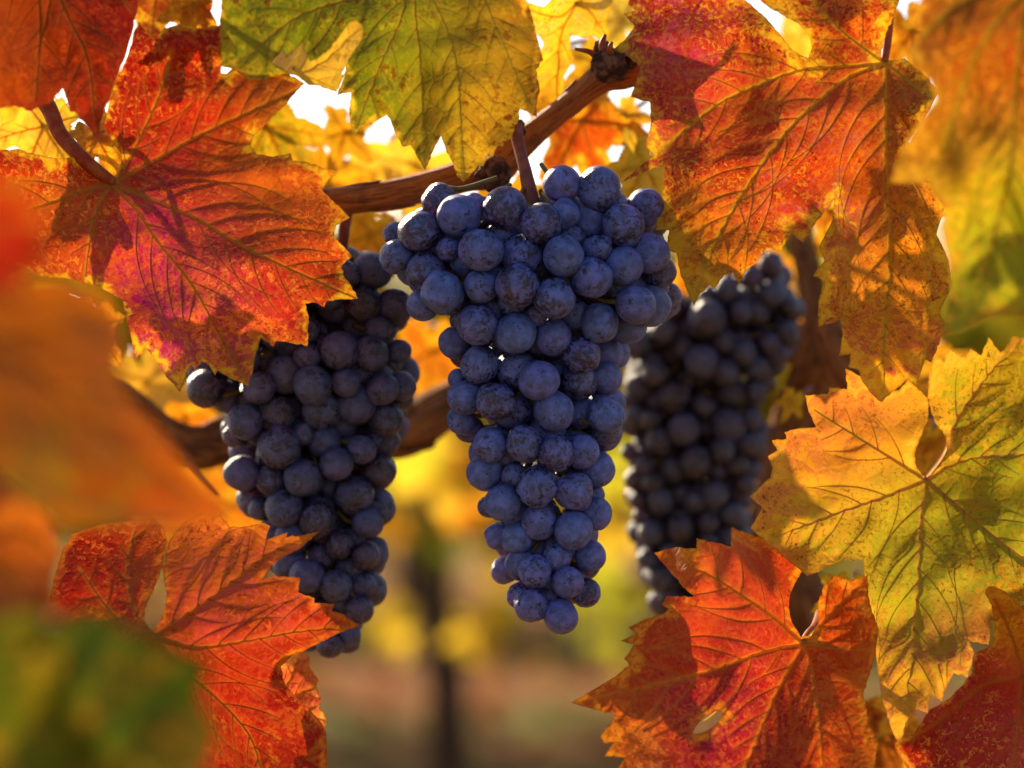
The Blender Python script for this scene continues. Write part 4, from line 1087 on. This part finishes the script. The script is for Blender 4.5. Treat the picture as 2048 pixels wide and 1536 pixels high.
leaf("very blurred orange leaf below the brown one at the left edge",
     [(-180, 900), (-40, 940), (40, 985), (90, 1030), (125, 1100), (105, 1170), (120, 1230), (60, 1290), (-120, 1330), (-240, 1150)],
     (-60, 1090), [[(40, 1060), (110, 1110)], [(20, 1150), (80, 1250)]],
     [(-60, 1090, .66), (120, 1100, .70), (60, 1280, .67), (-200, 1000, .64)],
     [(40, 1020, OY, OR, 35), (70, 1080, OR, OY, 35), (20, 1160, BR, (.30, .085, .012), 50), (60, 1200, BR, (.30, .085, .012), 50), (-60, 1000, (.34, .12, .012), BR)], M_FG2, spacing=11, seed=15, relief=.002, vein_r=.0009, petiole=[(-140, 1060, .66), (-260, 1000, .66)])
G = (.07, .12, .008)
M_FG3 = leaf_mat("leaf_near_green", mott=.5, speck=.05, margin=(.10, .14, .01), seed=16.0, halo=(.14, .18, .02))
leaf("very blurred dark green leaf close by in the bottom left corner",
     [(-160, 1240), (-40, 1250), (30, 1215), (120, 1235), (200, 1222), (260, 1262), (340, 1280), (430, 1325), (395, 1390), (440, 1470), (400, 1560), (420, 1640), (100, 1720), (-160, 1660)],
     (60, 1560), [[(140, 1420), (210, 1240)], [(200, 1480), (410, 1330)], [(0, 1400), (-60, 1260)]],
     [(60, 1560, .56), (420, 1330, .58), (0, 1230, .57), (400, 1600, .56), (-100, 1500, .55)],
     [(100, 1320, G, OL), (220, 1340, G, G), (60, 1450, G, OL), (250, 1450, G, OL), (340, 1380, G, OB), (20, 1500, OL, OB)], M_FG3, spacing=11, seed=16, veins_on=False, relief=0, petiole=[(20, 1680, .56), (0, 1800, .56)])
leaf("very blurred scarlet leaf tip at the left edge over the big red leaf",
     [(-140, 330), (-20, 352), (48, 366), (76, 410), (88, 450), (74, 520), (30, 580), (-60, 600), (-180, 540)],
     (-100, 460), [[(0, 450), (78, 445)]],
     [(-100, 460, .60), (80, 440, .605), (0, 560, .60), (0, 340, .60)], [(30, 450, RO, R), (60, 520, R, RO), (0, 400, R, RO)], M_FG2, spacing=11, seed=17, veins_on=False, relief=0, petiole=[(-180, 440, .60), (-300, 420, .60)])

# ------------------------------------------------------------------ leaves of the canopy just behind, shade-casting additions among them
MB1 = leaf_mat("leaf_behind_yellow", mott=.8, speck=.3, margin=(.88, .60, .06), seed=21.0, halo=(.70, .45, .04), trans=.6, fine=.8)
MB2 = leaf_mat("leaf_behind_orange", mott=.8, speck=.4, margin=(.85, .5, .04), seed=22.5, halo=(.60, .3, .03), trans=.6, fine=.8)
BL = [
 ("yellow leaf behind the red petiole at the upper left", (85, 250), 150, .3, 1.035, [Y, OY, CR], MB1),
 ("orange leaf behind the sinus of the big red leaf", (190, 270), 100, -.6, 1.022, [OY, OR, OB], MB2),
 ("brown and red leaf at the top edge left of the green leaf", (385, 5), 105, .2, 1.045, [BR, RO, OY], MB2),
 ("dark red leaf standing upright at the top edge beside the dark corner leaf", (310, -20), 165, .1, 1.06, [RD, R, OB], MB2),
 ("olive and orange leaf behind the cane, under the white gap beside the green leaf", (640, 380), 150, -.9, 1.15, [OL, OY, OB, YG], MB2),
 ("olive leaf behind the toothed right edge of the big red leaf, above the cane", (530, 250), 165, -.5, 1.10, [OL, YG, OL, OB], MB2),
 ("golden leaf between the two white gaps beside the green leaf", (690, 262), 110, .3, 1.14, [OY, YG, OL], MB2),
 ("sunlit golden leaf just above the cane, right of the big red leaf tip", (600, 330), 105, 1.9, 1.20, [OY, YG, Y], MB1),
 ("small yellow leaf against the left edge of the crimson leaf, under the cane node", (1245, 230), 85, -.4, 1.13, [Y, OY, YG], MB1),
 ("shaded brown leaf in the notch between two lobes of the crimson leaf", (1655, 420), 95, .2, 1.13, [BR, OB], MB2),
 ("golden leaf in the far left gaps behind the red petiole", (70, 230), 170, 1.0, 1.15, [OY, Y, YG], MB1),
 ("olive leaf behind the bud spines of the cane node", (1190, 120), 100, .8, 1.13, [OL, YG, OL], MB2),
 ("amber leaf low above the cane, left of the long green leaf tip", (735, 335), 100, .6, 1.22, [OY, Y, OB], MB1),
 ("pale yellow leaf above the cane between the two green leaf tips", (835, 330), 180, .9, 1.20, [Y, CR, Y], MB1),
 ("yellow leaf under the cane left of the middle cluster", (740, 470), 130, .4, 1.12, [OY, Y, OR], MB1),
 ("orange leaf lit up between the left cluster and the middle cluster", (860, 700), 160, .1, 1.28, [OY, Y, OR, OB], MB2),
 ("orange red leaf with yellow margin behind the cane and above the middle cluster", (1160, 240), 190, -.35, 1.12, [RO, OR, OB, R], MB2),
 ("yellow leaf behind the upper right grapes beside the crimson leaf", (1290, 330), 140, .5, 1.085, [Y, CR, YG], MB1),
 ("pale yellow leaf at the top edge above the knobbly node", (1240, 40), 140, 2.6, 1.18, [Y, CR, YG], MB1),
 ("cream leaf seen through the gap in the crimson leaf", (1610, 60), 130, .2, 1.30, [CR, Y, CR], MB1),
 ("brownish leaf between the crimson leaf and the blurred right edge leaf", (1820, 60), 130, -.3, 1.12, [OB, OY, BR], MB2),
 ("narrow yellow leaf behind the dark branch right of the right cluster", (1585, 610), 110, .2, 1.30, [OY, Y], MB1),
 ("small round yellow leaf in the hollow beside the gnarled branch", (1585, 800), 55, .4, 1.12, [Y, OY], MB1),
 ("yellow green leaf glimpsed between the scarlet leaf and the yellow green leaf", (1700, 1190), 110, .1, 1.06, [YG, Y, YG], MB1),
 ("orange leaf seen through the sinus of the yellow green leaf", (1860, 880), 100, .3, 1.08, [OY, OB, OY], MB2),
 ("bright yellow leaf below the big red leaf, left of the left cluster", (290, 760), 150, -.3, 1.21, [Y, CR, OY], MB1),
 ("orange yellow leaf framed by the fork of the old arm", (370, 830), 110, .5, 1.24, [OY, OR, Y], MB2),
 ("pale orange leaf behind the blurred brown leaf, under the big red leaf", (180, 650), 130, .3, 1.06, [OY, OR, PK], MB2),
 ("soft orange leaf below the old arm, left of the left cluster", (450, 1010), 180, .2, 1.45, [OR, OY, OY], MB2),
 ("orange leaf below the old arm in the lower left, behind the folded leaf", (330, 1010), 170, -.4, 1.35, [OR, OB, OY], MB2),
 ("rosy brown leaf low at the left edge under the green blur", (20, 1480), 120, .3, .80, [PK, OB], MB2),
 ("shaded olive leaf high behind the upper left leaves", (330, 170), 240, .6, 1.26, [OL, YG, OB], MB2),
 ("broad orange leaf behind the upper part of the left cluster", (600, 560), 170, -.2, 1.30, [OB, OR, OL], MB2),
 ("broad yellow leaf behind the shoulders of the middle cluster", (1010, 400), 150, .3, 1.085, [OY, OL, Y], MB1),  # added leaf, placed to keep sun off the top of the middle cluster
 ("dark orange leaf behind the top of the right cluster", (1440, 480), 230, -.2, 1.28, [OB, BR, OR], MB2),
 ("brown orange leaf between the crimson leaf's hanging lobe and the blurred right edge leaf", (1875, 360), 170, .3, 1.04, [OB, OY, OB], MB2),
 ("brown leaf behind the hanging orange lobe at the right", (1840, 760), 200, .2, 1.24, [BR, OB, OL], MB2),
 ("russet leaf behind the bottom right corner leaves", (1760, 1480), 200, .4, 1.10, [BR, OB, R], MB2),
]
for i, (lab, c, size, rot, d, cols, m) in enumerate(BL):
    rr = np.random.default_rng(100 + i)
    gen_leaf(lab, c, size, rot, d, cols, 40 + i, tilt=(rr.normal(0, .25), rr.normal(.1, .25)), mat=m, spacing=9.0, vein_r=.0005)
